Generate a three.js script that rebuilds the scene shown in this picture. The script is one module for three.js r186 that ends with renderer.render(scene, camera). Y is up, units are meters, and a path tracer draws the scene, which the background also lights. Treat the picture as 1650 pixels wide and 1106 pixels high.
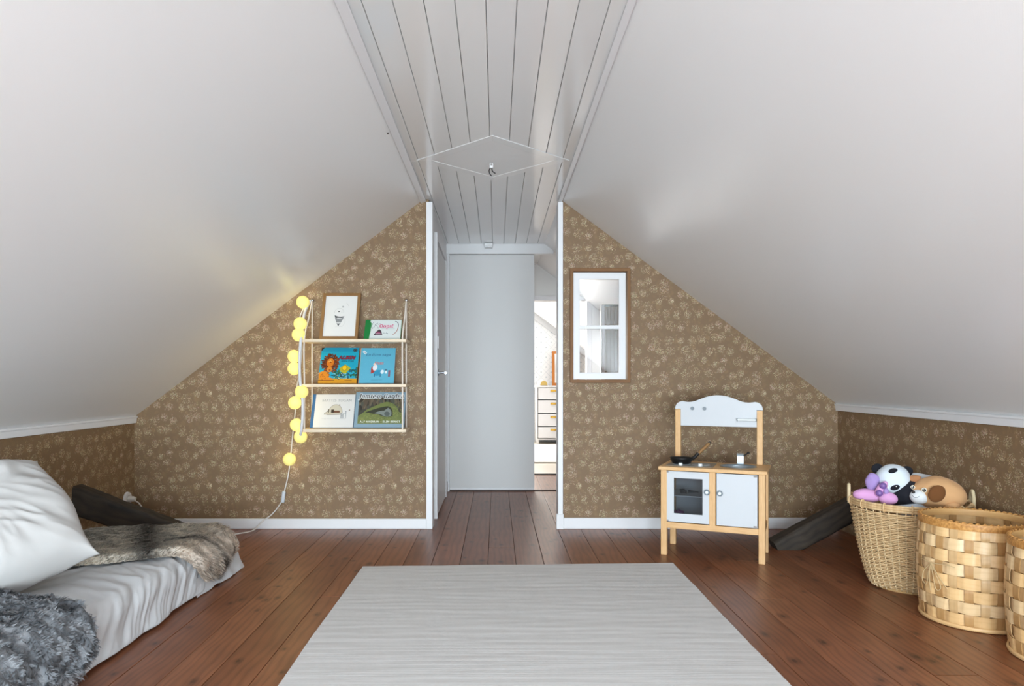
import * as THREE from 'three';
import { RoundedBoxGeometry } from 'three/addons/geometries/RoundedBoxGeometry.js';
import { ImprovedNoise } from 'three/addons/math/ImprovedNoise.js';
import { mergeGeometries as mergeSame, mergeVertices, toCreasedNormals } from 'three/addons/utils/BufferGeometryUtils.js';
import { RectAreaLightUniformsLib } from 'three/addons/lights/RectAreaLightUniformsLib.js';

// ---------------------------------------------------------------- camera, sky, large lights, exposure
RectAreaLightUniformsLib.init();
const W = 1650, H = 1106, FOCAL = 1150;
const scene = new THREE.Scene();
const camera = new THREE.PerspectiveCamera(2 * Math.atan(H / 2 / FOCAL) * 180 / Math.PI, W / H, 0.02, 60);
camera.position.set(0, 1, 0);
camera.setViewOffset(W, H, 25, -59, W, H);           // shift lens: level camera, low horizon
camera.updateMatrixWorld();
const renderer = new THREE.WebGLRenderer({ antialias: true });
renderer.toneMapping = THREE.LinearToneMapping;
renderer.toneMappingExposure = 1.95;
renderer.shadowMap.enabled = true;
scene.background = new THREE.Color(0.85, 0.93, 1.0);
scene.backgroundIntensity = 1.5;
function windowLight(name, color, intensity, w, h, at, towards) {
  const l = new THREE.RectAreaLight(color, intensity, w, h);
  l.name = name; l.position.set(...at); l.lookAt(...towards); scene.add(l);
}
windowLight('gable_window_light', 0xdeeff9, 19.5, 1.28, 1.44, [0, 0.87, 2.59], [0, 0.87, -5]);            // daylight of the glazed balcony doors behind the camera
for (const x of [-1.36, 1.36]) windowLight('side_window_light', 0xdeeff9, 19.5, 1.0, 0.76, [x, 0.57, 2.59], [x, 0.57, -5]);   // and of the small window on each side of them
windowLight('bedroom_window_light', 0xfff8ee, 15, 1.0, 1.0, [-0.2, 1.4, -11.42], [-0.2, 1.4, -5]);     // daylight of the bedroom window at the far end
windowLight('skylight_light', 0xf0f5f8, 7, 0.6, 0.6, [1.62, 1.31, -6.86], [0.89, 0.32, -6.86]);        // daylight of the skylight in the hall roof

// ---------------------------------------------------------------- helpers
const mergeGeometries = (list) => mergeSame(list.map((g) => (g.index ? g.toNonIndexed() : g)));
const mul = (s) => () => { s = (s + 0x6d2b79f5) | 0; let t = Math.imul(s ^ (s >>> 15), 1 | s); t = (t + Math.imul(t ^ (t >>> 7), 61 | t)) ^ t; return ((t ^ (t >>> 14)) >>> 0) / 4294967296; };
const perlin = new ImprovedNoise();
const nz = (x, y = 0, z = 0) => perlin.noise(x + 31.7, y + 17.3, z + 5.1);
const V = (x, y, z) => new THREE.Vector3(x, y, z);
const clamp = (x, a, b) => Math.min(b, Math.max(a, x));
const sstep = (a, b, x) => { const t = clamp((x - a) / (b - a), 0, 1); return t * t * (3 - 2 * t); };
const lin = (hex) => new THREE.Color(hex);
const used = new Map();
function numbered(n) { const k = used.get(n) ?? 0; used.set(n, k + 1); return k ? n + '_' + String(k).padStart(3, '0') : n; }
function sh(m) { m.castShadow = m.receiveShadow = true; return m; }
function part(parent, name, geo, mat, x, y, z) {
  const m = sh(new THREE.Mesh(geo, mat)); m.name = name; if (x !== undefined) m.position.set(x, y, z); parent.add(m); return m;
}
function tag(o, label, category, group) { o.userData = { label, category }; if (group) o.userData.group = group; return o; }
function thing(name, label, category, pos = [0, 0, 0], ry = 0, group) {
  const g = new THREE.Group(); g.name = numbered(name); g.position.set(...pos); g.rotation.y = ry; scene.add(g); return tag(g, label, category, group);
}
function struct(name, geo, mat, x, y, z) { const m = part(scene, name, geo, mat, x, y, z); m.userData.kind = 'structure'; return m; }
const box = (w, h, d, x = 0, y = 0, z = 0) => new THREE.BoxGeometry(w, h, d).translate(x, y, z);
const rbox = (w, h, d, x = 0, y = 0, z = 0, r = 0.003, s = 2) => new RoundedBoxGeometry(w, h, d, s, Math.min(r, w / 2.01, h / 2.01, d / 2.01)).translate(x, y, z);
const cyl = (r0, r1, h, x = 0, y = 0, z = 0, s = 28) => new THREE.CylinderGeometry(r0, r1, h, s).translate(x, y, z);
const tube = (pts, r, seg = 60, rad = 8, closed = false) => new THREE.TubeGeometry(new THREE.CatmullRomCurve3(pts, closed, 'centripetal'), seg, r, rad, closed);
const poly = (pts, holes = []) => { const s = new THREE.Shape(pts.map((p) => new THREE.Vector2(...p))); for (const h of holes) s.holes.push(new THREE.Path(h.map((p) => new THREE.Vector2(...p)))); return s; };
const slab = (pts, depth, holes) => new THREE.ExtrudeGeometry(poly(pts, holes), { depth, bevelEnabled: false });
const frame = (w, h, t, d, x = 0, y = 0, z = 0, tb = t) => new THREE.ExtrudeGeometry(poly([[-w / 2, -h / 2], [w / 2, -h / 2], [w / 2, h / 2], [-w / 2, h / 2]], [[[-w / 2 + t, -h / 2 + tb], [-w / 2 + t, h / 2 - tb], [w / 2 - t, h / 2 - tb], [w / 2 - t, -h / 2 + tb]]]), { depth: d - 0.004, bevelEnabled: true, bevelSize: 0.002, bevelThickness: 0.002, bevelSegments: 2, bevelOffset: -0.002 }).translate(x, y, z - d / 2 + 0.002);
const ell = (rx, ry, rz, x = 0, y = 0, z = 0, s = 28) => new THREE.SphereGeometry(1, s, Math.round(s * 0.7)).scale(rx, ry, rz).translate(x, y, z);
function canvasTex(w, h, draw, repX, repY) {
  const c = document.createElement('canvas'); c.width = w; c.height = h; draw(c.getContext('2d'), w, h);
  const t = new THREE.CanvasTexture(c); t.colorSpace = THREE.SRGBColorSpace; t.anisotropy = 8;
  if (repX) { t.wrapS = t.wrapT = THREE.RepeatWrapping; t.repeat.set(repX, repY); }
  return t;
}
function dataTex(w, h, f, srgb, repX, repY) {   // f(u, v) -> [r, g, b] 0..255, tiles when f does
  const d = new Uint8Array(w * h * 4);
  for (let y = 0; y < h; y++) for (let x = 0; x < w; x++) { const c = f(x / w, y / h), i = (y * w + x) * 4; d[i] = c[0]; d[i + 1] = c[1]; d[i + 2] = c[2]; d[i + 3] = 255; }
  const t = new THREE.DataTexture(d, w, h); t.magFilter = THREE.LinearFilter; t.minFilter = THREE.LinearFilter; if (srgb) t.colorSpace = THREE.SRGBColorSpace;
  t.wrapS = t.wrapT = THREE.RepeatWrapping; if (repX) t.repeat.set(repX, repY); t.needsUpdate = true; return t;
}
const std = (color, roughness = 0.6, more = {}) => new THREE.MeshStandardMaterial({ color, roughness, ...more });
const mixc = (a, b, t) => [a[0] + (b[0] - a[0]) * t, a[1] + (b[1] - a[1]) * t, a[2] + (b[2] - a[2]) * t];

// wood: grain runs along v
function woodTex(seed, base, dark, opt = {}) {
  const { w = 256, h = 1024, fine = 60, rings = 9, knots = 3, contrast = 1, asp = h / w * 0.5 } = opt, R = mul(seed), ks = [];
  for (let i = 0; i < knots; i++) ks.push([0.15 + 0.7 * R(), R(), 0.05 + 0.045 * R()]);
  return dataTex(w, h, (u, v) => {
    const a = v * 2 * Math.PI, cx = Math.cos(a), sx = Math.sin(a);
    let warp = 0.12 * nz(u * 2 + seed, cx * 1.2, sx * 1.2), kn = 0;
    for (const [ku, kv, kr] of ks) {
      let dv = Math.abs(v - kv); dv = Math.min(dv, 1 - dv) * asp; const du = u - ku, d = Math.hypot(du, dv * 0.8);
      warp += 0.5 * kr * Math.exp(-d * d / (kr * kr * 4)) * Math.sign(du || 1) * -1;
      kn = Math.max(kn, sstep(kr * 1.0, kr * 0.35, d)); kn = Math.max(kn, 0.4 * sstep(kr * 2.2, kr * 0.8, d));
    }
    const g = (u + warp) * rings, ring = 0.5 + 0.5 * Math.sin(g * 6.283 + 2 * nz(u * 5, cx, sx + seed));
    const f = 0.5 + 0.5 * nz(u * fine, cx * 3 + seed, sx * 3), big = 0.5 + 0.5 * nz(u * 1.5, cx * 2 + seed * 3, sx * 2);
    const t = clamp((0.35 * ring * ring + 0.3 * f + 0.5 * big - 0.25) * contrast + kn * 0.85, 0, 1);
    return mixc(base, dark, t);
  }, true);
}

// ---------------------------------------------------------------- materials
const slopeBump = dataTex(128, 128, (u, v) => { const s = 128 + 60 * Math.sin((u + v) * 6.2832 * 16) * (0.6 + 0.4 * Math.sin((u - v) * 6.2832 * 8)) + 30 * nz(u * 40, v * 40); return [s, s, s]; }, false);
function slopeMat(w, l) { const b = slopeBump.clone(); b.repeat.set(w / 0.12, l / 0.12); b.needsUpdate = true; return std(0xeeeeee, 0.3, { bumpMap: b, bumpScale: 0.00012 }); }
const M = {};
M.white = std(0xe6e6e7, 0.4);
M.trim = std(0xe6e6e8, 0.38);
M.ceil = [0xe6e6e6, 0xe9e9e8, 0xe3e4e4].map((c) => std(c, 0.13));
M.door = std(0xd6d5d4, 0.45);
M.steel = std(0xb9bdc2, 0.28, { metalness: 1 });
M.black = std(0x0c0c0d, 0.5);
M.glass = new THREE.MeshPhysicalMaterial({ color: 0xffffff, roughness: 0, transmission: 1, thickness: 0, ior: 1.5 });
M.brass = std(0xc9a24a, 0.32, { metalness: 1 });

// floral wallpaper, one tile 0.62 m
function wallpaper() {
  return canvasTex(1024, 1024, (c, w, h) => {
    const R = mul(11);
    c.fillStyle = '#80664b'; c.fillRect(0, 0, w, h);
    for (let i = 0; i < 900; i++) { c.fillStyle = R() < 0.5 ? 'rgba(150,118,84,0.16)' : 'rgba(126,110,78,0.16)'; c.beginPath(); const x = R() * w, y = R() * h, r = 6 + R() * 26; c.ellipse(x, y, r, r * 0.7, R() * 3, 0, 7); c.fill(); }
    const wrap = (x, y, r, f) => { for (const ox of [-w, 0, w]) for (const oy of [-h, 0, h]) if (x + ox > -r && x + ox < w + r && y + oy > -r && y + oy < h + r) { c.save(); c.translate(x + ox, y + oy); f(); c.restore(); } };
    const N = 8;
    for (let j = 0; j < N; j++) for (let i = 0; i < N; i++) {
      const x = (i + 0.5 * (j % 2) + 0.25 + (R() - 0.5) * 0.5) * w / N, y = (j + 0.5 + (R() - 0.5) * 0.6) * h / N, rr = 38 + R() * 20, s = Math.floor(R() * 1e6);
      wrap(x, y, 110, () => {
        const Q = mul(s), pale = Q() < 0.3 ? [222, 198, 176] : [222, 206, 170], sq = 0.75 + 0.35 * Q(), tilt = Q() * 3;
        const dash = (px, py, b, l, al, lw) => { c.strokeStyle = `rgba(${pale.map((q) => Math.round(q * (0.86 + 0.2 * Q()))).join(',')},${al})`; c.lineWidth = lw; c.lineCap = 'round'; c.beginPath(); c.moveTo(px, py); c.lineTo(px + Math.cos(b) * l, py + Math.sin(b) * l); c.stroke(); };
        for (let k = 0; k < 105; k++) {   // flower head of many small petals
          const a = Q() * 6.283, r = rr * Math.pow(Q(), 0.62), ex = Math.cos(a) * r, ey = Math.sin(a) * r * sq;
          dash(ex * Math.cos(tilt) - ey * Math.sin(tilt), ex * Math.sin(tilt) + ey * Math.cos(tilt), a + (Q() - 0.5) * 2.4, 2 + Q() * 8, 0.3 + 0.5 * Q(), 1.8 + Q() * 2.2);
        }
        for (let q = 0; q < 2; q++) {     // small sprigs beside the head
          const a = Q() * 6.283, L = rr * (1.25 + Q() * 0.4);
          for (let k = 0; k < 5; k++) { const t = 0.85 + Q() * 0.4, aa = a + (Q() - 0.5) * 0.55; dash(Math.cos(aa) * L * t, Math.sin(aa) * L * t, a + (Q() - 0.5) * 2, 4 + Q() * 9, 0.25 + 0.35 * Q(), 2.4 + Q() * 1.6); }
        }
      });
    }
    for (let k = 0; k < 90; k++) { const x = R() * w, y = R() * h; c.fillStyle = 'rgba(200,178,138,0.42)'; for (let q = 0; q < 4; q++) { c.beginPath(); c.ellipse(x + (R() - 0.5) * 18, y + (R() - 0.5) * 18, 3.4, 1.6, R() * 3, 0, 7); c.fill(); } }
  }, 1 / 0.62, 1 / 0.62);
}
M.paper = std(0xffffff, 0.62, { map: wallpaper() });
M.lattice = std(0xffffff, 0.7, { map: canvasTex(256, 256, (c) => {
  c.fillStyle = '#e6e9ec'; c.fillRect(0, 0, 256, 256); c.strokeStyle = '#c3cbd3'; c.lineWidth = 7;
  c.beginPath(); for (const k of [-256, 0, 256, 512]) { c.moveTo(k - 20, -20); c.lineTo(k + 276, 276); c.moveTo(k + 20, -20); c.lineTo(k - 276, 276); } c.stroke();
  c.fillStyle = '#a9b6bf'; for (const [x, y] of [[128, 0], [128, 256], [0, 128], [256, 128]]) { for (let k = 0; k < 6; k++) { c.beginPath(); c.ellipse(x + 12 * Math.cos(k), y + 12 * Math.sin(k), 10, 5, k, 0, 7); c.fill(); } }
}, 1 / 0.16, 1 / 0.16) });
const floorMats = [];
for (let i = 0; i < 6; i++) {
  const t = woodTex(100 + i * 7, [150, 94, 62], [78, 42, 24], { knots: 4 + (i % 3), rings: 4 + i % 3, fine: 34, contrast: 0.75, asp: 9 });
  for (const c of [0xffffff, 0xe9e2dc]) floorMats.push(std(c, 0.36, { map: t }));
}
const pineTex = woodTex(41, [226, 184, 132], [205, 156, 101], { w: 128, h: 512, knots: 0, rings: 4 });
M.pine = std(0xffffff, 0.5, { map: pineTex });
M.shelfWood = std(0xffffff, 0.5, { map: woodTex(43, [236, 218, 192], [218, 194, 160], { w: 128, h: 512, knots: 0, rings: 4 }) });
M.oak = std(0xa59a86, 0.5, { map: pineTex });
M.beam = std(0xffffff, 0.75, { map: woodTex(77, [62, 52, 42], [26, 21, 17], { w: 128, h: 512, knots: 2, rings: 5 }) });
M.frameBrown = std(0x93806a, 0.6, { map: pineTex });

// ---------------------------------------------------------------- room shell
const XL = -2.43, XR = 2.29, KL = 0.75, KR = 0.833, CY = 2.21, CL = -0.49, CR = 0.43, ZB = -4.79, ZG = 2.6, ZE = -6.42, ZP = -7.5, ZF = -11.5;
const mL = (CY - KL) / (CL - XL), mR = (CY - KR) / (XR - CR);

// floor with real boards
{
  const f = struct('floor', box(5.0, 0.05, 10.3, -0.06, -0.041, -2.45), std(0x55392a, 0.9));
  const R = mul(5), pitch = 0.1525;
  let id = 0;
  for (let k = -16; k <= 15; k++) {
    const x0 = -0.047 + k * pitch, x1 = x0 + pitch, xc = (x0 + x1) / 2;
    if (x1 < XL - 0.05 || x0 > XR + 0.05) continue;
    const corridor = xc > -0.5 && xc < 2.3, zEnd = corridor ? ZP : ZB - 0.05;
    const cuts = [ZG]; let z = ZG - (1.2 + R() * 2.8);
    while (z > zEnd + 0.9) { cuts.push(z); z -= 2.6 + R() * 1.8; }
    if (corridor) { for (let i = cuts.length - 1; i > 0; i--) if (Math.abs(cuts[i] - ZE) < 0.5) cuts.splice(i, 1); cuts.push(ZE); cuts.sort((a, b) => b - a); }
    cuts.push(zEnd);
    for (let i = 0; i + 1 < cuts.length; i++) {
      const L = cuts[i] - cuts[i + 1], g = rbox(pitch - 0.0022, 0.016, L - 0.0016, 0, 0, 0, 0.0016, 1), uv = g.attributes.uv, p = g.attributes.position, ou = R(), ov = R();
      for (let q = 0; q < uv.count; q++) uv.setXY(q, p.getX(q) / pitch * 0.96 + 0.5, p.getZ(q) / 1.9 + ov);
      part(f, 'floorboard', g, floorMats[Math.floor(R() * floorMats.length)], xc, -0.008 + (R() - 0.5) * 0.0012, (cuts[i] + cuts[i + 1]) / 2); id++;
    }
  }
}
const threshold = struct('trim_1', rbox(1.35, 0.012, 0.03, 0.23, 0.003, ZE + 0.0, 0.004), std(0x3a2418, 0.5));
struct('floor_bedroom', box(4.6, 0.05, 4.1, 0.2, -0.025, -9.52), std(0xe3dccf, 0.4));
struct('trim_2', rbox(1.3, 0.014, 0.05, 0.42, 0.005, ZP, 0.004), std(0x33241b, 0.5));

// ceiling of painted boards
{
  const c = struct('ceiling', box(1.1, 0.06, 10.3, -0.03, CY + 0.045, -2.5), M.white), R = mul(9), p = 0.0997, z1 = -7.45;
  for (let k = -5; k <= 4; k++) {
    const x0 = Math.max(-0.034 + k * p, CL - 0.03), x1 = Math.min(-0.034 + (k + 1) * p, CR + 0.03);
    const jz = -3.93 + (R() - 0.5) * 0.1;
    for (const [a, b] of [[ZG, jz], [jz, z1]]) part(c, 'ceiling_board', rbox(x1 - x0 - 0.0018, 0.016, a - b - 0.001, 0, 0, 0, 0.0035, 2), M.ceil[Math.floor(R() * 3)], (x0 + x1) / 2, CY + 0.008 + (R() - 0.5) * 0.001, (a + b) / 2);
  }
  // square lamp panel set diagonally, with mitred edge boards
  const a = 0.42, b = 0.4, cx = -0.02, cz = -3.93, pnl = slab([[-a, 0], [0, -b], [a, 0], [0, b]], 0.0015).rotateX(Math.PI / 2);
  part(c, 'lamp_panel', pnl, M.ceil[0], cx, CY, cz);
  const q = 0.8, sides = [[[-a, 0], [0, -b]], [[0, -b], [a, 0]], [[a, 0], [0, b]], [[0, b], [-a, 0]]];
  sides.forEach(([s, e], i) => {
    const g = new THREE.ExtrudeGeometry(poly([s, e, [e[0] * q, e[1] * q], [s[0] * q, s[1] * q]]), { depth: 0.0015, bevelEnabled: true, bevelSize: 0.002, bevelThickness: 0.001, bevelSegments: 2, bevelOffset: -0.002 }).rotateX(Math.PI / 2);
    part(c, 'panel_trim', g, M.ceil[i % 3], cx, CY - 0.001, cz);
  });
}
// sloped ceilings
function slopeSlab(name, xa, ya, xb, yb, za, zb, mat) {
  const w = Math.hypot(xb - xa, yb - ya), ang = Math.atan2(yb - ya, xb - xa), L = za - zb, t = 0.08, s = xb > xa ? 1 : -1;
  const g = new THREE.BoxGeometry(w, t, L), m = struct(name, g, mat ?? slopeMat(w, L));
  const nx = -Math.sin(ang) * s, ny = Math.cos(ang) * s;             // outward, up
  m.position.set((xa + xb) / 2 + nx * t / 2, (ya + yb) / 2 + ny * t / 2, (za + zb) / 2); m.rotation.z = ang;
  return m;
}
const ext = 0.12;
slopeSlab('ceiling_slope_left', CL + 0.03, CY + 0.03 * mL, XL - ext, KL - ext * mL, ZG + 0.05, ZB - 0.12);
{
  const yR = (x) => CY - (x - CR) * mR, seg = (n, xa, xb, za, zb) => slopeSlab(n, xa, yR(xa), xb, yR(xb), za, zb);
  seg('ceiling_slope_right', CR - 0.03, XR + ext, ZG + 0.05, -6.53);
  seg('ceiling_slope_right_001', CR - 0.03, 1.36, -6.53, -7.2); seg('ceiling_slope_right_002', 1.9, XR + ext, -6.53, -7.2);
  seg('ceiling_slope_right_003', CR - 0.03, XR + ext, -7.2, ZF - 0.1);
  const sk = struct('window_4', frame(0.67, 0.67, 0.04, 0.08), M.trim, 1.655, yR(1.63) + 0.05, -6.865); sk.quaternion.setFromRotationMatrix(new THREE.Matrix4().makeBasis(V(1, -mR, 0).normalize(), V(0, 0, -1), V(mR, 1, 0).normalize()));
  part(sk, 'pane', box(0.59, 0.59, 0.004), M.glass);
}

// back wall, two parts each side of the passage
struct('wall_back_left', slab([[XL - 0.1, -0.02], [-0.455, -0.02], [-0.455, CY], [CL, CY], [XL - 0.1, KL - 0.1 * mL]], 0.11), M.paper, 0, 0, ZB - 0.11);
struct('wall_back_right', slab([[0.425, -0.02], [XR + 0.1, -0.02], [XR + 0.1, KR - 0.1 * mR], [CR + 0.005, CY], [0.425, CY]], 0.11, [[[0.505, 0.99], [0.888, 0.99], [0.888, 1.735], [0.505, 1.735]]]), M.paper, 0, 0, ZB - 0.11);
// knee walls
struct('wall_left', slab([[-ZG, -0.02], [-ZB, -0.02], [-ZB, KL + 0.02], [-ZG, KL + 0.02]], 0.1).rotateY(Math.PI / 2), M.paper, XL - 0.1, 0, 0);
struct('wall_right', slab([[-ZG, -0.02], [-ZF, -0.02], [-ZF, KR + 0.02], [-ZG, KR + 0.02]], 0.1).rotateY(Math.PI / 2), M.paper, XR, 0, 0);
// gable wall behind the camera with its window
struct('wall_gable', slab([[XL - 0.1, -0.02], [XR + 0.1, -0.02], [XR + 0.1, KR - 0.1 * mR], [CR + 0.05, CY + 0.06], [CL - 0.05, CY + 0.06], [XL - 0.1, KL - 0.1 * mL]], 0.12, [[[-0.67, 0.1], [0.67, 0.1], [0.67, 1.62], [-0.67, 1.62]], ...[-1.36, 1.36].map((x) => [[x - 0.53, 0.16], [x + 0.53, 0.16], [x + 0.53, 0.98], [x - 0.53, 0.98]])]), M.paper, 0, 0, ZG);
{
  const w = struct('window_1', frame(1.34, 1.52, 0.06, 0.06, 0, 0.86, 0), M.trim, 0, 0, ZG + 0.07);
  part(w, 'mullion', rbox(0.07, 1.39, 0.05, 0, 0.86, 0), M.trim);
  for (const x of [-1.36, 1.36]) { const sw = struct(x < 0 ? 'window_5' : 'window_6', frame(1.06, 0.82, 0.045, 0.06, x, 0.57, 0), M.trim, 0, 0, ZG + 0.07); part(sw, 'pane', box(0.97, 0.73, 0.004, x, 0.57, 0), M.glass); }
  for (const s of [-1, 1]) part(w, 'pane', box(0.56, 1.39, 0.004, s * 0.322, 0.86, 0), M.glass);
}
// mouldings and baseboards
function moulding(name, x, y, z0, z1, ang, w = 0.046, t = 0.014) {
  const g = mergeGeometries([rbox(t, w, z0 - z1, 0, 0, 0, 0.003), rbox(t * 1.7, 0.014, z0 - z1, 0, w / 2 - 0.004, 0, 0.005)]);
  const m = struct(name, g, M.trim, x, y, (z0 + z1) / 2); m.rotation.z = ang; return m;
}
moulding('trim_3', XL + 0.010, KL - 0.018, ZG, ZB, -0.12);
moulding('trim_4', XR - 0.010, KR - 0.018, ZG, ZB, 0.12);
{
  const tl = struct('trim_5', rbox(0.038, 0.014, ZG - ZB + 0.02, 0, 0, 0, 0.003), M.trim, CL - 0.002, CY - 0.014, (ZG + ZB) / 2); tl.rotation.z = Math.atan(mL) * 0.55;
  const tr = struct('trim_6', rbox(0.026, 0.014, ZG - ZB + 0.02, 0, 0, 0, 0.003), M.trim, CR - 0.002, CY - 0.012, (ZG + ZB) / 2); tr.rotation.z = -Math.atan(mR) * 0.55;
}
struct('baseboard_back_left', rbox(XL * -1 - 0.45, 0.068, 0.016, (XL - 0.45) / 2, 0.034, ZB + 0.008, 0.004), M.trim);
struct('baseboard_back_right', rbox(XR - 0.42, 0.074, 0.016, (XR + 0.42) / 2, 0.037, ZB + 0.008, 0.004), M.trim);
// passage casings
struct('trim_7', mergeGeometries([rbox(0.042, 2.19, 0.14, -0.449, 1.095, ZB - 0.05, 0.004)]), M.trim);
struct('trim_8', mergeGeometries([rbox(0.034, 2.19, 0.14, 0.428, 1.095, ZB - 0.05, 0.004)]), M.trim);
struct('trim_9', rbox(0.05, 0.1, 0.03, 0.425, 0.05, ZB + 0.012, 0.004), M.trim);

// passage: left wall with a flush door, end panel, header
struct('wall_passage_left', box(0.1, CY + 0.02, -4.9 - ZE + 0.02, -0.497, CY / 2, (-4.9 + ZE) / 2), M.white);
{
  const d = struct('door_1', rbox(0.02, 1.98, 0.86, -0.44, 1.0, -5.62, 0.004), M.door);
  part(d, 'door_casing', frame(0.99, 2.12, 0.05, 0.03).rotateY(Math.PI / 2).translate(-0.44, 1.0, -5.62), M.trim);
  part(d, 'door_handle', mergeGeometries([cyl(0.024, 0.024, 0.008, 0, 0, 0).rotateZ(Math.PI / 2).translate(-0.428, 1.05, -5.27), cyl(0.008, 0.008, 0.05, 0, 0, 0, 14).rotateZ(Math.PI / 2).translate(-0.4, 1.05, -5.27), cyl(0.009, 0.008, 0.11, 0, 0, 0, 14).rotateX(Math.PI / 2).translate(-0.376, 1.05, -5.318), ell(0.009, 0.009, 0.009, -0.376, 1.05, -5.27, 12)]), M.steel);
  part(d, 'latch_plate', rbox(0.012, 0.09, 0.03, -0.424, 1.27, -5.17, 0.003), M.trim);
}
struct('baseboard_passage', rbox(0.014, 0.09, 0.3, -0.44, 0.045, -6.25, 0.004), M.trim);
{
  const d = struct('door_2', rbox(0.79, 2.1, 0.035, -0.055, 1.07, ZE + 0.005, 0.004), M.door);
  part(d, 'bottom_strip', rbox(0.79, 0.022, 0.042, -0.055, 0.021, ZE + 0.005, 0.006), M.trim);
}
struct('trim_10', rbox(0.96, 0.112, 0.07, 0.03, 2.178, ZE + 0.02, 0.004), M.white);
struct('trim_11', rbox(0.035, 2.13, 0.05, -0.437, 1.06, ZE + 0.02, 0.004), M.trim);
// hall behind the right-hand wall
struct('wall_hall_left', box(0.1, CY, 1.1, -0.5, CY / 2, -6.98), M.white);
{
  const hm = std(0xe6e6e4, 0.5), yS = (x) => CY - (x - CR) * mR + 0.02;
  struct('wall_hall_back', slab([[-0.6, -0.02], [-0.05, -0.02], [-0.05, CY + 0.02], [-0.6, CY + 0.02]], 0.1), hm, 0, 0, ZP - 0.1);
  struct('wall_hall_back_001', slab([[-0.05, 1.845], [0.955, 1.845], [0.955, yS(0.955)], [CR, CY + 0.02], [-0.05, CY + 0.02]], 0.1), hm, 0, 0, ZP - 0.1);
  struct('wall_hall_back_002', slab([[0.955, -0.02], [XR + 0.05, -0.02], [XR + 0.05, yS(XR + 0.05)], [0.955, yS(0.955)]], 0.1), hm, 0, 0, ZP - 0.1);
  const gw = scene.children[scene.children.length - 1], gm = hm;
  for (let k = 0; k < 7; k++) { const x0 = 1.0 + k * 0.11; part(gw, 'wall_board', slab([[x0, 0], [x0 + 0.104, 0], [x0 + 0.104, yS(x0 + 0.104) - 0.03], [x0, yS(x0) - 0.03]], 0.012), gm, 0, 0, 0.1); }
}
struct('trim_12', frame(1.09, 1.98, 0.05, 0.13, 0.4525, 0.89, ZP - 0.05), M.trim);
// bedroom at the far end
struct('wall_bedroom_back', slab([[-2.1, -0.02], [XR + 0.1, -0.02], [XR + 0.1, KR - 0.1 * mR], [CR, CY + 0.03], [-2.1, CY + 0.03]], 0.1, [[[-0.72, 0.88], [0.32, 0.88], [0.32, 1.92], [-0.72, 1.92]]]), M.lattice, 0, 0, ZF - 0.1);
struct('wall_bedroom_left', box(0.1, CY + 0.02, 4.1, -2.05, CY / 2, -9.53), M.white);
struct('wall_bedroom_front', box(1.5, CY + 0.02, 0.1, -1.35, CY / 2, -7.55), M.white);
struct('ceiling_bedroom', box(2.7, 0.06, 4.2, -0.85, CY + 0.03, -9.52), M.white);
{
  const w = struct('window_2', frame(1.04, 1.04, 0.05, 0.05, -0.2, 1.4, 0), M.trim, 0, 0, ZF - 0.05);
  part(w, 'pane', box(0.94, 0.94, 0.004, -0.2, 1.4, 0), M.glass);
}
struct('trim_13', (() => { const w = 1.9; return rbox(w, 0.11, 0.03, 0, 0, 0, 0.004).rotateZ(-Math.atan(mR)); })(), std(0xc9ccd0, 0.5), 1.28, 2.528 - mR * 1.28 - 0.04, ZF + 0.02);

// interior window in the right-hand wall
{
  const w = struct('window_3', frame(0.404, 0.768, 0.022, 0.12, 0.695, 1.3625, -0.05), M.frameBrown, 0, 0, ZB + 0.008);
  const fr = part(w, 'sash', frame(0.352, 0.716, 0.04, 0.03, 0.690, 1.36, 0), M.trim, 0, 0, -0.02);
  part(w, 'mullion', rbox(0.275, 0.026, 0.024, 0.690, 1.352, -0.02), M.trim);
  part(w, 'glazing_bead', frame(0.276, 0.64, 0.007, 0.012, 0.690, 1.36, -0.012), M.white);
  part(w, 'pane', box(0.28, 0.31, 0.003, 0.691, 1.52, -0.026), M.glass); part(w, 'pane', box(0.28, 0.3, 0.003, 0.691, 1.192, -0.026), M.glass);
}

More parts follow.
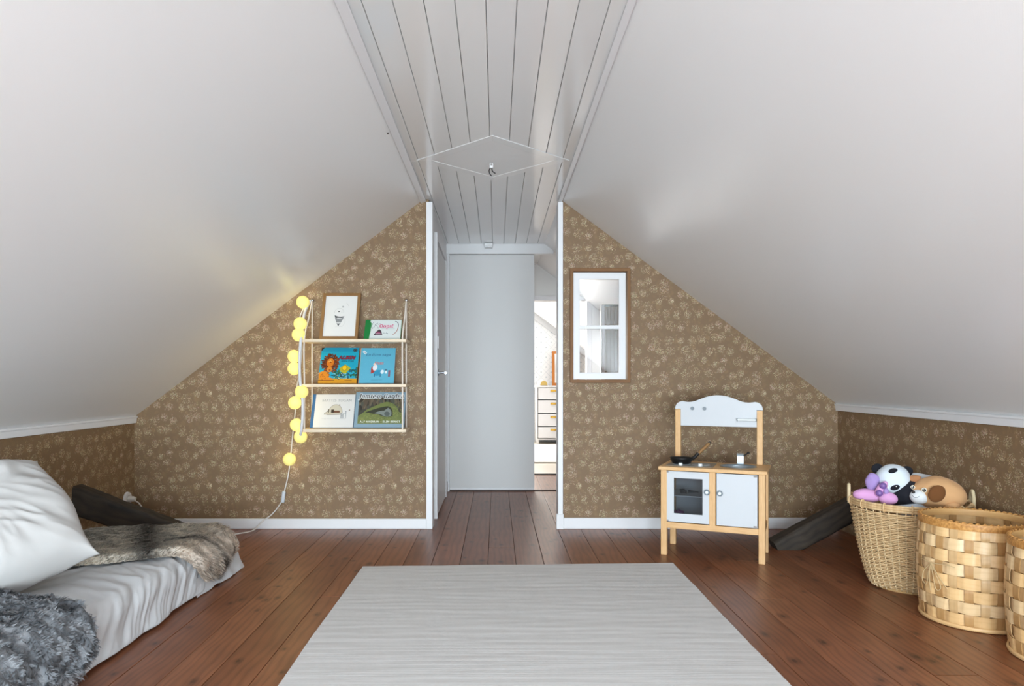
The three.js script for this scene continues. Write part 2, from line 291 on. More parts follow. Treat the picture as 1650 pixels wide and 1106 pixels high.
// ---------------------------------------------------------------- rug
{
  const o = thing('rug', 'large off-white flat woven rug lying in the middle of the brown plank floor', 'rug');
  const nx = 60, ny = 260, X0 = -0.712, X1 = 0.952, Z0 = -1.5, g = new THREE.BoxGeometry(1, 0.007, 1, nx, 1, ny), p = g.attributes.position, uv = g.attributes.uv;
  for (let i = 0; i < p.count; i++) {
    const u = p.getX(i) + 0.5, v = p.getZ(i) + 0.5, zf = -3.785 - 0.075 * u + 0.01 * nz(u * 3), z = zf + (Z0 - zf) * v, x = X0 + (X1 - X0) * u + 0.006 * nz(z * 2.2, u > 0.5 ? 3 : 0) + (u - 0.5) * 0;
    const wv = 0.0012 * nz(x * 2.1, z * 9) + 0.0012 * nz(x * 4, z * 30) + 0.0016;
    p.setXYZ(i, x, p.getY(i) > 0 ? 0.007 + Math.max(0, wv) : 0.001, z); uv.setXY(i, x, z);
  }
  g.computeVertexNormals();
  const tex = dataTex(256, 512, (u, v) => { const a = v * 6.2832, r = 0.5 + 0.5 * Math.sin(v * 6.2832 * 64), n = nz(Math.cos(u * 6.2832) * 2, Math.sin(u * 6.2832) * 2, Math.cos(a) * 24) * 4 + nz(u * 90, v * 300) * 5; const s = 205 + r * 5 + n; return [s + 1, s - 1, s - 3]; }, true, 1, 1 / 0.5);
  const bmp = dataTex(64, 512, (u, v) => { const s = 128 + 80 * Math.sin(v * 6.2832 * 64) + 40 * nz(u * 30, v * 200); return [s, s, s]; }, false, 2, 1 / 0.5);
  part(o, 'woven_field', g, std(0xffffff, 0.92, { map: tex, bumpMap: bmp, bumpScale: 0.0007 }));
}

// ---------------------------------------------------------------- mattress under a white sheet
const MT = { x0: -2.37, x1: -1.38, z0: -3.80, z1: -1.72, h: 0.2, r: 0.08 };
{
  const o = thing('mattress', 'floor mattress covered with a creased white sheet along the left wall', 'mattress', [0, 0, 0]);
  const w = MT.x1 - MT.x0, L = MT.z1 - MT.z0, r = MT.r;
  let g = new THREE.BoxGeometry(w, MT.h, L, 90, 24, 220); g.deleteAttribute('uv'); g.deleteAttribute('normal'); g = mergeVertices(g, 1e-5);
  const p = g.attributes.position, d = V(0, 0, 0);
  for (let i = 0; i < p.count; i++) {
    const x = p.getX(i), y = p.getY(i), z = p.getZ(i), ix = clamp(x, -w / 2 + r, w / 2 - r), iy = clamp(y, -MT.h / 2 + 0.02, MT.h / 2 - r), iz = clamp(z, -L / 2 + r, L / 2 - r);
    d.set(x - ix, y - iy, z - iz); if (d.lengthSq() > 0) d.normalize();
    const rr = y < iy ? 0.02 : r, inside = (ix === x) + (iz === z);
    let X = ix + d.x * r, Y = iy + d.y * (y < iy ? 0.02 : r), Z = iz + d.z * r;
    if (iy === y && ix === x) Z = iz + Math.sign(z) * (z === iz ? 0 : r);
    const ax = X + (MT.x0 + MT.x1) / 2, az = Z + (MT.z0 + MT.z1) / 2, ay = Y + MT.h / 2;
    const a = ax + 1.46 - (ay - 0.2);
    const edge = sstep(-0.42, 0.02, a), q = az * 1.0 - a * 0.75;
    const ridge = (f, s) => 1 - Math.abs(nz(q * f + 1.2 * nz(az * 2, a * 3, s), a * 2.2, s)) * 2.6;
    let disp = edge * (0.0065 * ridge(9, 1) + 0.0045 * ridge(21, 4)) + 0.012 * nz(az * 3, ax * 3, 9) * sstep(0.05, 0.2, ay) + (1 - edge) * 0.006 * (1 - Math.abs(nz(az * 6 + ax * 7, ax * 2, 3)) * 2.4);
    disp -= 0.006; if (ay < 0.03) disp *= 0.4;
    const hem = sstep(0.09, 0.0, ay) * 0.018 * (0.6 + nz(az * 7, 2, 2)) * (d.x > 0.2 ? 1 : 0.2);
    p.setXYZ(i, ax + d.x * disp + hem * (d.x > 0.2 ? 1 : 0), Math.max(0.002, ay + Math.max(0, d.y) * disp), az + d.z * disp - (d.z < -0.2 ? hem : 0));
  }
  g.computeVertexNormals();
  part(o, 'sheet', g, std(0xc9cacc, 0.85));
  // loose hem of the sheet lying out at the far corner
  const hp = [], hi = [], n = 40;
  for (let i = 0; i <= n; i++) for (let j = 0; j <= 6; j++) {
    const t = i / n, s = j / 6, z = -3.25 - 0.55 * t, wv = nz(t * 6, 3), out = (0.014 + 0.022 * sstep(0.2, 0.9, t) + 0.012 * wv) * s;
    hp.push(MT.x1 + 0.004 + out, Math.max(0.004, 0.085 - 0.08 * Math.pow(s, 0.7) + 0.012 * nz(t * 9, s * 3, 2) * s), z);
  }
  for (let i = 0; i < n; i++) for (let j = 0; j < 6; j++) { const a = i * 7 + j; hi.push(a, a + 1, a + 7, a + 1, a + 8, a + 7); }
  const hg = new THREE.BufferGeometry(); hg.setAttribute('position', new THREE.Float32BufferAttribute(hp, 3)); hg.setIndex(hi); hg.computeVertexNormals();
  part(o, 'sheet_hem', hg, std(0xc9cacc, 0.85, { side: THREE.DoubleSide }));
}
// the mattress surface as (along the cross section, along z) -> point and normal
function onMattress(a, z) {
  const arc = 0.08 * Math.PI / 2; let p, n;
  if (a < 0) { p = V(-1.46 + a, 0.2, z); n = V(0, 1, 0); }
  else if (a < arc) { const f = a / 0.08; p = V(-1.46 + 0.08 * Math.sin(f), 0.12 + 0.08 * Math.cos(f), z); n = V(Math.sin(f), Math.cos(f), 0); }
  else { p = V(-1.38, 0.12 - (a - arc), z); n = V(1, 0, 0); }
  const e = -3.72 - z; if (e > 0) { p.y -= e * e * 4; }
  return [p, n];
}
function inPoly(pt, pg) { let c = false; for (let i = 0, j = pg.length - 1; i < pg.length; j = i++) if ((pg[i][1] > pt[1]) !== (pg[j][1] > pt[1]) && pt[0] < (pg[j][0] - pg[i][0]) * (pt[1] - pg[i][1]) / (pg[j][1] - pg[i][1]) + pg[i][0]) c = !c; return c; }
function edgeDist(pt, pg) { let m = 9; for (let i = 0, j = pg.length - 1; i < pg.length; j = i++) { const [x1, y1] = pg[j], [x2, y2] = pg[i], t = clamp(((pt[0] - x1) * (x2 - x1) + (pt[1] - y1) * (y2 - y1)) / ((x2 - x1) ** 2 + (y2 - y1) ** 2), 0, 1); m = Math.min(m, Math.hypot(pt[0] - x1 - t * (x2 - x1), pt[1] - y1 - t * (y2 - y1))); } return m; }
function furThrow(name, label, pg, opt) {
  const o = thing(name, label, 'throw'), R = mul(opt.seed), xs = pg.map((q) => q[0]), zs = pg.map((q) => q[1]);
  const a0 = Math.min(...xs), a1 = Math.max(...xs), z0 = Math.min(...zs), z1 = Math.max(...zs), st = 0.012, pos = [], col = [], idx = [], id = new Map();
  const at = (a, z) => { const [p, n] = onMattress(a, z), e = edgeDist([a, z], pg), t = opt.thick * sstep(0, 0.05, e) * (1 + 0.35 * nz(a * 14, z * 14, 2) + (opt.curl ?? 0) * nz(a * 48, z * 48, 7)) + 0.013; return [p.addScaledVector(n, t), n]; };
  const vert = (i, j) => { const k = i * 10000 + j; if (!id.has(k)) { const a = a0 + i * st, z = z0 + j * st, [p] = at(a, z), c = opt.color(a, z, 0, R); id.set(k, pos.length / 3); pos.push(p.x, p.y, p.z); col.push(c[0], c[1], c[2]); } return id.get(k); };
  for (let i = 0; a0 + i * st < a1; i++) for (let j = 0; z0 + j * st < z1; j++) if (inPoly([a0 + (i + 0.5) * st, z0 + (j + 0.5) * st], pg)) { const A = vert(i, j), B = vert(i + 1, j), C = vert(i + 1, j + 1), D = vert(i, j + 1); idx.push(A, D, B, B, D, C); }
  const g = new THREE.BufferGeometry(); g.setAttribute('position', new THREE.Float32BufferAttribute(pos, 3)); g.setAttribute('color', new THREE.Float32BufferAttribute(col, 3)); g.setIndex(idx); g.computeVertexNormals();
  const mat = std(0xffffff, 0.95, { vertexColors: true, side: THREE.DoubleSide });
  part(o, 'hide', g, mat);
  const hp = [], hc = [], hi = []; let made = 0, guard = 0;
  while (made < opt.count && guard++ < opt.count * 4) {
    const a = a0 + R() * (a1 - a0), z = z0 + R() * (z1 - z0); if (!inPoly([a, z], pg)) continue;
    made++;
    const [p, n] = at(a, z), ca = 0.5 * Math.floor(0), clump = nz(a * opt.clump, z * opt.clump, 4) * 6.5 + nz(a * opt.clump * 2.3, z * opt.clump * 2.3, 8) * 3;
    const dir = opt.dir(a, z, clump, R), e = edgeDist([a, z], pg); if (n.x > 0.5) dir.set(dir.y * 0 + Math.abs(dir.x) * 0.3, -Math.abs(dir.x) * 0.6, dir.z); dir.y += 0;
    const len = opt.len * (0.7 + 0.6 * R()), wdt = opt.width * (0.7 + 0.6 * R()), c = opt.color(a, z, 1, R);
    const t1 = p.clone().addScaledVector(n, len * opt.lift * 0.55).addScaledVector(dir, len * 0.4), t2 = p.clone().addScaledVector(n, len * opt.lift * 0.8).addScaledVector(dir, len);
    t2.y = Math.max(t2.y, 0.006); t1.y = Math.max(t1.y, 0.006);
    const side = V(0, 0, 0).crossVectors(dir, n).normalize().multiplyScalar(wdt);
    const b = hp.length / 3;
    for (const [q, s] of [[p, 1], [p, -1], [t1, 0.9], [t1, -0.9], [t2, 0]]) { hp.push(q.x + side.x * s, q.y + side.y * s, q.z + side.z * s); }
    for (let q = 0; q < 5; q++) hc.push(...c);
    hi.push(b, b + 1, b + 2, b + 1, b + 3, b + 2, b + 2, b + 3, b + 4);
  }
  const hg = new THREE.BufferGeometry(); hg.setAttribute('position', new THREE.Float32BufferAttribute(hp, 3)); hg.setAttribute('color', new THREE.Float32BufferAttribute(hc, 3)); hg.setIndex(hi); hg.computeVertexNormals();
  const f = part(o, 'fur', hg, mat); f.userData.kind = 'stuff';
  return o;
}
const L3 = (r, g, b) => { const c = new THREE.Color().setStyle(`rgb(${r},${g},${b})`); return [c.r, c.g, c.b]; };
{
  const taupe = L3(234, 224, 210), warm = L3(218, 204, 190), dark = L3(64, 56, 50), grey = L3(222, 218, 210);
  furThrow('fur_throw', 'brown-grey short-haired hide with a dark stripe lying across the far end of the mattress',
    [[-0.66, -3.66], [-0.4, -3.73], [-0.1, -3.77], [0.05, -3.78], [0.13, -3.72], [0.22, -3.52], [0.19, -3.34], [0.1, -3.23], [-0.05, -3.14], [-0.2, -3.05], [-0.35, -3.0], [-0.5, -3.02], [-0.62, -3.3]],
    { seed: 3, thick: 0.03, count: 26000, len: 0.032, width: 0.0016, lift: 0.45, clump: 9,
      color: (a, z, k, R) => { const band = Math.exp(-(((a + 0.36 - 0.49 * (z + 3.7)) / 0.07) ** 2)) * 1.0, st = Math.exp(-(((z + 3.35 + 0.68 * (a + 0.1)) / 0.026) ** 2)) * sstep(-0.16, -0.08, a) * 0.9, sp = sstep(0.12, 0.17, a) * sstep(-3.45, -3.55, z) * 0.6; let c = mixc(mixc(grey, taupe, sstep(-0.6, -0.2, a)), warm, sstep(-0.1, 0.1, a)); c = mixc(c, dark, clamp(Math.max(band, st, sp) * (0.8 + 0.5 * nz(a * 40, z * 40)), 0, 1)); const v = k ? 0.6 + 0.75 * R() + 0.5 * nz(a * 22, z * 22, 6) : 1; return [c[0] * v, c[1] * v, c[2] * v]; },
      dir: (a, z, c, R) => V(0.75 + 0.5 * (R() - 0.5), -0.05, 0.35 + 0.9 * (R() - 0.5) + 0.25 * Math.sin(c)) });
  const g1 = L3(128, 132, 137), g2 = L3(78, 80, 84), g3 = L3(160, 163, 167), g4 = L3(170, 158, 156);
  furThrow('sheepskin', 'curly dark grey sheepskin hanging over the near edge of the mattress', [[-0.9, -2.56], [-0.5, -2.6], [-0.32, -2.57], [-0.2, -2.51], [-0.1, -2.50], [0.0, -2.45], [0.08, -2.42], [0.15, -2.40], [0.2, -2.34], [0.25, -2.22], [0.26, -2.0], [0.24, -1.85], [-0.9, -1.8]],
    { seed: 8, thick: 0.045, curl: 0.4, count: 52000, len: 0.017, width: 0.0019, lift: 0.5, clump: 30,
      color: (a, z, k, R) => { const e = nz(a * 24, z * 24, 3) + 0.6 * nz(a * 55, z * 55, 1); let c = mixc(g1, e > 0 ? g3 : g2, clamp(Math.abs(e) * 1.3, 0, 1)); c = mixc(c, g2, sstep(0.14, 0.0, Math.abs(z + 2.5 - Math.max(0, a) * 0.5)) * 0.55); c = mixc(c, g4, sstep(0.14, 0.22, a) * 0.5); const v = k ? 0.8 + 0.35 * R() : 1; return [c[0] * v, c[1] * v, c[2] * v]; },
      dir: (a, z, c, R) => V(Math.cos(c) + 0.3 * (R() - 0.5), 0, Math.sin(c) + 0.3 * (R() - 0.5) + 0.3) });
}
// ---------------------------------------------------------------- pillow
function pillowGeo(w, h, t, seed) {
  const n = 70, pos = [], idx = [];
  for (const s of [1, -1]) for (let j = 0; j <= n; j++) for (let i = 0; i <= n; i++) {
    const u = i / n * 2 - 1, v = j / n * 2 - 1, k = Math.pow(Math.max(0, (1 - Math.pow(Math.abs(u), 3.0)) * (1 - Math.pow(Math.abs(v), 3.0))), 0.5);
    const ear = (q) => 1 - 0.26 * q * q * (1 - q * q) + 0.05 * (1 - q * q), px = 1 - (1 - ear(v)) * Math.abs(u), py = 1 - (0.26 * u * u * (1 - u * u) + 0.05 * (1 - u * u)) * Math.abs(v);
    const rad = Math.atan2(v, u), rr = Math.hypot(u, v), cr = 1 - Math.abs(nz(rad * 3.2 + seed, rr * 1.5, 2)) * 2.2;
    const wr = k * (0.014 * cr * sstep(0.15, 0.8, rr) + 0.03 * nz(u * 1.6, v * 1.6, seed) + 0.010 * (1 - Math.abs(nz(u * 2 + v * 3.5, v - u * 0.5, seed + 3)) * 2.5));
    pos.push(u * px * w / 2, v * py * h / 2, s * (t / 2 * k + wr));
  }
  const m = (n + 1) * (n + 1);
  for (let s = 0; s < 2; s++) for (let j = 0; j < n; j++) for (let i = 0; i < n; i++) { const a = s * m + j * (n + 1) + i, b = a + 1, c = a + n + 1, d = c + 1; if (s) idx.push(a, c, b, b, c, d); else idx.push(a, b, c, b, d, c); }
  let g = new THREE.BufferGeometry(); g.setAttribute('position', new THREE.Float32BufferAttribute(pos, 3)); g.setIndex(idx); g = mergeVertices(g, 1e-4); g.computeVertexNormals(); return g;
}
{
  const o = thing('pillow', 'large plump white pillow propped up on the mattress against the left wall', 'pillow', [-1.924, 0.43, -2.70]);
  const m = part(o, 'pillowcase', pillowGeo(0.55, 0.62, 0.30, 2), std(0xbcbab8, 0.88));
  m.quaternion.setFromRotationMatrix(new THREE.Matrix4().makeBasis(V(0.663, 0.221, -0.715), V(-0.699, 0.525, -0.486), V(0.268, 0.822, 0.503)));
}

// ---------------------------------------------------------------- dark timber braces rising from the floor to the knee walls
function brace(label, s) {
  const o = thing('roof_brace', label, 'beam');
  const A = s < 0 ? V(-1.80, 0.07, -4.16) : V(1.70, 0.015, -4.27), B = s < 0 ? V(-2.45, 0.315, -4.12) : V(2.31, 0.345, -4.2);
  const L = A.distanceTo(B) + 0.1; let g = new THREE.BoxGeometry(L, s < 0 ? 0.15 : 0.125, 0.11, 60, 8, 8); const uv = g.attributes.uv, p = g.attributes.position;
  for (let i = 0; i < p.count; i++) { const x = p.getX(i), y = p.getY(i), z = p.getZ(i); uv.setXY(i, (y + z) * 4 + 0.5, x * 1.2); const n = 0.006 * nz(x * 5, y * 10, z * 10 + s) + 0.0025 * nz(x * 30, y * 60, z * 60); const ch = Math.abs(y) > 0.06 && Math.abs(z) > 0.05 ? 0.9 : 1; p.setXYZ(i, x, y * ch + n, z * ch + n); }
  g = toCreasedNormals(g, 0.7);
  const m = part(o, 'timber', g, M.beam); m.position.copy(A).lerp(B, 0.5); m.rotation.z = Math.atan2(B.y - A.y, B.x - A.x); m.rotation.y = 0;
  return o;
}
brace('dark timber brace sloping down from the left knee wall behind the mattress', -1);
brace('dark timber brace sloping down from the right knee wall between toy kitchen and basket', 1);

// ---------------------------------------------------------------- wall shelf
const SH = { x0: -1.252, x1: -0.578, zb: -4.78, zf: -4.565, y: [1.25, 0.962, 0.672] };
{
  const o = thing('wall_shelf', 'hanging shelf of three pale wooden boards on white cords on the floral wall', 'shelf');
  for (const y of SH.y) part(o, 'shelf_board', rbox(SH.x1 - SH.x0, 0.02, SH.zf - SH.zb, (SH.x0 + SH.x1) / 2, y, (SH.zf + SH.zb) / 2, 0.004), M.shelfWood);
  const cordM = std(0xe8ded2, 0.7);
  for (const x of [SH.x0 + 0.02, SH.x1 - 0.025]) {
    part(o, 'cord', tube([V(x, 1.53, SH.zb + 0.01), V(x, 1.4, SH.zb + 0.10), V(x, 1.27, SH.zf - 0.014), V(x, 0.96, SH.zf - 0.012), V(x, 0.66, SH.zf - 0.012)], 0.0052, 60, 8), cordM);
    part(o, 'cord', tube([V(x, 1.53, SH.zb + 0.008), V(x, 1.25, SH.zb + 0.012), V(x, 0.96, SH.zb + 0.012), V(x, 0.66, SH.zb + 0.012)], 0.005, 40, 8), cordM);
    part(o, 'hook', mergeGeometries([cyl(0.008, 0.008, 0.02, 0, 0, 0, 12).rotateX(Math.PI / 2).translate(x, 1.53, SH.zb + 0.002), ell(0.009, 0.009, 0.006, x, 1.53, SH.zb + 0.014, 12)]), M.steel);
  }
}
// picture and books, each leaning back against the wall
function leaning(name, label, cat, x0, x1, y, h, zb, group) {
  const o = thing(name, label, cat, [(x0 + x1) / 2, y + 0.011, zb], 0, group), lean = Math.asin(clamp((zb - (-4.772)) / h, 0, 0.6)); o.rotation.x = -lean; return o;
}
const lettered = (c, txt, x, y, size, fill, opt = {}) => { c.save(); c.font = `${opt.style ?? 'bold'} ${size}px ${opt.face ?? 'sans-serif'}`; c.textAlign = opt.align ?? 'center'; if (opt.max) { c.translate(x, y); const w = c.measureText(txt).width; c.scale(opt.max / w, 1); c.translate(-x, -y); } if (opt.stroke) { c.lineWidth = opt.lw ?? 6; c.strokeStyle = opt.stroke; c.lineJoin = 'round'; c.strokeText(txt, x, y); } c.fillStyle = fill; c.fillText(txt, x, y); c.restore(); };
function book(label, x0, x1, y, h, zb, t, spine, draw, tw, th, rot = 0) {
  const o = leaning('picture_book', label, 'book', x0, x1, y, h, zb), w = x1 - x0; o.rotation.z = rot;
  part(o, 'pages', box(w - 0.006, h - 0.008, t - 0.005, 0.001, h / 2, 0), std(0xe8e2d4, 0.9));
  part(o, 'front_cover', box(w, h, 0.0025, 0, h / 2, t / 2), std(0xffffff, 0.42, { map: canvasTex(tw, th, draw) }));
  part(o, 'back_cover', box(w, h, 0.0025, 0, h / 2, -t / 2), std(spine, 0.5));
  part(o, 'spine', box(0.0025, h, t, -w / 2 + 0.001, h / 2, 0), std(spine, 0.5));
  return o;
}
{
  const o = leaning('framed_picture', 'grey pencil print in an oak frame standing on the top shelf', 'picture', -1.155, -0.905, SH.y[0], 0.335, -4.655), w = 0.25, h = 0.335;
  part(o, 'frame', frame(w, h, 0.02, 0.022, 0, h / 2, 0), M.oak);
  part(o, 'print', box(w - 0.03, h - 0.03, 0.004, 0, h / 2, 0.002), std(0xffffff, 0.5, { map: canvasTex(360, 500, (c) => {
    c.fillStyle = '#e4e4e2'; c.fillRect(0, 0, 360, 500);
    c.strokeStyle = 'rgba(120,124,126,0.5)'; c.lineWidth = 2; c.beginPath(); c.arc(164, 205, 48, 2.9, 6.4); c.stroke(); c.beginPath(); c.moveTo(235, 90); c.quadraticCurveTo(250, 105, 262, 130); c.stroke();
    c.fillStyle = '#a6a9aa'; c.beginPath(); c.arc(200, 138, 10, 0, 7); c.fill(); c.fillStyle = '#333'; c.beginPath(); c.arc(160, 196, 7, 0, 7); c.fill(); c.fillStyle = '#b2b2b2'; c.beginPath(); c.arc(192, 202, 3, 0, 7); c.fill();
    c.fillStyle = '#8b8e90'; c.beginPath(); c.moveTo(118, 240); c.quadraticCurveTo(168, 275, 222, 250); c.quadraticCurveTo(205, 310, 164, 372); c.quadraticCurveTo(130, 315, 118, 240); c.fill();
    c.fillStyle = '#3c3e40'; c.beginPath(); c.moveTo(118, 238); c.quadraticCurveTo(168, 270, 222, 250); c.quadraticCurveTo(168, 292, 124, 262); c.fill();
    c.fillStyle = '#d4d5d5'; c.beginPath(); c.ellipse(170, 276, 30, 7, 0.05, 0, 7); c.fill(); c.fillStyle = '#cfd0d0'; c.beginPath(); c.ellipse(165, 330, 24, 9, 0, 0, 7); c.fill();
    c.fillStyle = '#55585a'; c.beginPath(); c.moveTo(152, 342); c.lineTo(176, 342); c.lineTo(164, 374); c.fill();
    c.strokeStyle = 'rgba(120,124,126,0.35)'; c.beginPath(); c.moveTo(225, 270); c.quadraticCurveTo(250, 330, 205, 375); c.lineTo(130, 378); c.stroke();
  }) }));
}
// green and white board book
{
  const b = book('small white book with green spine and pink lettering at the right of the top shelf', -0.872, -0.632, SH.y[0], 0.155, -4.69, 0.02, 0x1f7d3a, (c) => {
    c.fillStyle = '#dfe6e4'; c.fillRect(0, 0, 480, 300); c.fillStyle = '#17803c'; c.beginPath(); c.moveTo(0, 0); c.lineTo(75, 0); c.quadraticCurveTo(50, 40, 100, 60); c.quadraticCurveTo(80, 120, 70, 300); c.lineTo(0, 300); c.fill();
    const R = mul(4); c.fillStyle = '#4a5560'; for (let i = 0; i < 14; i++) { c.beginPath(); c.ellipse(95 + R() * 110, 20 + R() * 120, 5, 3, R() * 3, 0, 7); c.fill(); }
    lettered(c, 'Oops!', 285, 125, 74, '#c4366b', { face: 'serif', stroke: '#efd7df', lw: 8, max: 190 }); c.strokeStyle = '#8a949a'; c.lineWidth = 3; c.beginPath(); c.moveTo(220, 140); c.lineTo(400, 140); c.stroke();
    c.fillStyle = '#43353f'; c.beginPath(); c.moveTo(190, 150); c.quadraticCurveTo(220, 160, 225, 190); c.lineTo(240, 240); c.lineTo(125, 240); c.quadraticCurveTo(150, 190, 190, 150); c.fill(); c.fillStyle = '#c25a86'; c.fillRect(160, 190, 50, 14); c.fillStyle = '#e3b3c6'; c.fillRect(150, 212, 70, 16);
    c.fillStyle = '#5d666c'; for (let i = 0; i < 4; i++) { c.fillRect(255 + i * 16, 205 + (i % 2) * 6, 9, 9); }
    c.strokeStyle = '#4b4450'; c.lineWidth = 9; c.beginPath(); c.moveTo(395, 25); c.quadraticCurveTo(450, 30, 440, 120); c.stroke(); c.strokeStyle = '#a8695c'; c.beginPath(); c.moveTo(440, 110); c.quadraticCurveTo(440, 190, 375, 235); c.stroke();
    c.strokeStyle = '#b9d2bd'; c.lineWidth = 4; c.strokeRect(82, 4, 394, 292);
  }, 480, 300);
}
book('colourful book with an orange lion under a turquoise sky on the middle shelf', -1.165, -0.915, SH.y[1], 0.262, -4.66, 0.012, 0xc98a1a, (c) => {
  const R = mul(6); c.fillStyle = '#17a3bf'; c.fillRect(0, 0, 480, 520); c.fillStyle = '#1a93b4'; c.fillRect(0, 0, 480, 60);
  c.fillStyle = '#222c30'; c.beginPath(); c.moveTo(0, 0); c.lineTo(36, 0); c.lineTo(6, 45); c.lineTo(0, 40); c.fill();
  c.fillStyle = '#2a3236'; c.beginPath(); c.arc(430, 38, 26, 0, 7); c.fill(); c.strokeStyle = '#7d8a8c'; c.lineWidth = 3; c.beginPath(); c.arc(430, 38, 15, 0, 7); c.stroke();
  c.fillStyle = '#d9971f'; c.fillRect(0, 450, 480, 70);
  for (let i = 0; i < 120; i++) { c.fillStyle = ['#1c5b46', '#24785f', '#123f42', '#1a5a7a', '#3f7f3a'][Math.floor(R() * 5)]; c.beginPath(); const x = 170 + R() * 310, y = 330 + R() * 120 - Math.max(0, (x - 330)) * 0.25 * R(); c.ellipse(x, y, 10 + R() * 16, 5 + R() * 8, R() * 3, 0, 7); c.fill(); }
  for (let i = 0; i < 30; i++) { c.fillStyle = ['#7fc7d6', '#4a86a8', '#e8e4c8'][Math.floor(R() * 3)]; c.beginPath(); c.arc(180 + R() * 180, 380 + R() * 70, 3 + R() * 6, 0, 7); c.fill(); }
  for (let i = 0; i < 260; i++) { const a = R() * 6.283, r = 30 + R() * 82; c.fillStyle = ['#6b2f12', '#7f3a14', '#54240f', '#93481a'][Math.floor(R() * 4)]; c.beginPath(); c.ellipse(130 + Math.cos(a) * r * 0.95, 230 + Math.sin(a) * r * 1.2, 20, 9, a, 0, 7); c.fill(); }
  c.fillStyle = '#d97a1e'; c.beginPath(); c.ellipse(128, 220, 46, 62, 0.1, 0, 7); c.fill(); c.fillStyle = '#eaa24a'; c.beginPath(); c.ellipse(124, 196, 24, 22, 0, 0, 7); c.fill(); c.fillStyle = '#4a1d0c'; c.beginPath(); c.ellipse(132, 214, 12, 8, 0, 0, 7); c.fill(); c.beginPath(); c.arc(108, 188, 5, 0, 7); c.arc(146, 190, 5, 0, 7); c.fill();
  c.fillStyle = '#d9862a'; c.beginPath(); c.ellipse(125, 320, 34, 42, 0, 0, 7); c.fill(); c.fillStyle = '#8a3f14'; c.beginPath(); c.ellipse(130, 330, 12, 9, 0, 0, 7); c.fill();
  c.fillStyle = '#e08a1e'; c.beginPath(); c.ellipse(60, 410, 72, 62, 0.2, 0, 7); c.fill(); c.beginPath(); c.ellipse(100, 460, 78, 26, 0, 0, 7); c.fill(); c.fillStyle = '#b5610f'; for (let i = 0; i < 16; i++) { c.beginPath(); c.ellipse(15 + R() * 140, 380 + R() * 90, 14, 4, R() * 3, 0, 7); c.fill(); }
  c.fillStyle = '#5a2b10'; c.fillRect(0, 476, 200, 9); c.fillRect(330, 478, 90, 8);
  c.fillStyle = '#b6b02a'; c.beginPath(); c.moveTo(255, 300); c.lineTo(320, 245); c.lineTo(395, 300); c.lineTo(330, 385); c.lineTo(265, 350); c.fill(); c.fillStyle = '#f2c21c'; c.beginPath(); c.ellipse(315, 298, 30, 38, 0, 0, 7); c.fill(); c.strokeStyle = '#8a6a12'; c.lineWidth = 5; c.stroke();
  lettered(c, 'ALBIN', 330, 170, 66, '#9c2436', { stroke: '#2c2a44', lw: 9, max: 210, style: 'italic bold' }); lettered(c, 'aldrig trygg', 345, 205, 26, '#123a4a', { max: 160 });
}, 480, 520);
book('light blue book showing a red-caped figure beside the lion book on the middle shelf', -0.905, -0.672, SH.y[1], 0.256, -4.67, 0.012, 0xb98a76, (c) => {
  c.fillStyle = '#5fb1cc'; c.fillRect(0, 0, 460, 500); const R = mul(12); for (let i = 0; i < 40; i++) { c.fillStyle = 'rgba(220,236,240,0.5)'; c.fillRect(R() * 460, 60 + R() * 420, 4, 3); }
  c.fillStyle = '#d9e4ea'; c.save(); c.translate(55, 62); c.rotate(0.7); c.fillRect(-26, -16, 54, 32); c.fillStyle = '#4a6a86'; c.fillRect(-20, -3, 42, 6); c.restore();
  lettered(c, 'En liten saga', 235, 112, 44, '#3f6f92', { face: 'serif', style: 'italic bold', max: 330 });
  lettered(c, 'Visan', 250, 236, 56, '#d8604e', { face: 'serif', max: 120, style: 'italic bold' });
  c.fillStyle = '#b03a34'; c.beginPath(); c.moveTo(160, 270); c.quadraticCurveTo(150, 330, 156, 366); c.lineTo(215, 340); c.lineTo(200, 260); c.fill(); c.fillStyle = '#e7e9ee'; c.beginPath(); c.ellipse(205, 280, 30, 44, 0.2, 0, 7); c.fill(); c.fillStyle = '#f0cfc0'; c.beginPath(); c.arc(196, 232, 16, 0, 7); c.fill();
  c.fillStyle = '#2f93b8'; c.beginPath(); c.ellipse(245, 355, 56, 40, -0.3, 0, 7); c.fill(); c.fillStyle = '#2b6f8f'; c.fillRect(195, 370, 14, 40); c.fillRect(272, 375, 14, 34); c.fillStyle = '#dde7ec'; c.beginPath(); c.ellipse(302, 340, 22, 28, 0.2, 0, 7); c.ellipse(352, 345, 16, 20, 0, 0, 7); c.fill(); c.fillStyle = '#46728a'; c.beginPath(); c.ellipse(350, 312, 18, 12, 0, 0, 7); c.fill(); c.fillStyle = '#8a5a6c'; c.fillRect(380, 318, 26, 90);
  c.strokeStyle = '#417f98'; c.lineWidth = 4; c.beginPath(); c.moveTo(165, 455); c.lineTo(310, 450); c.stroke(); c.fillStyle = '#b99a86'; c.fillRect(0, 0, 9, 500);
}, 460, 500);
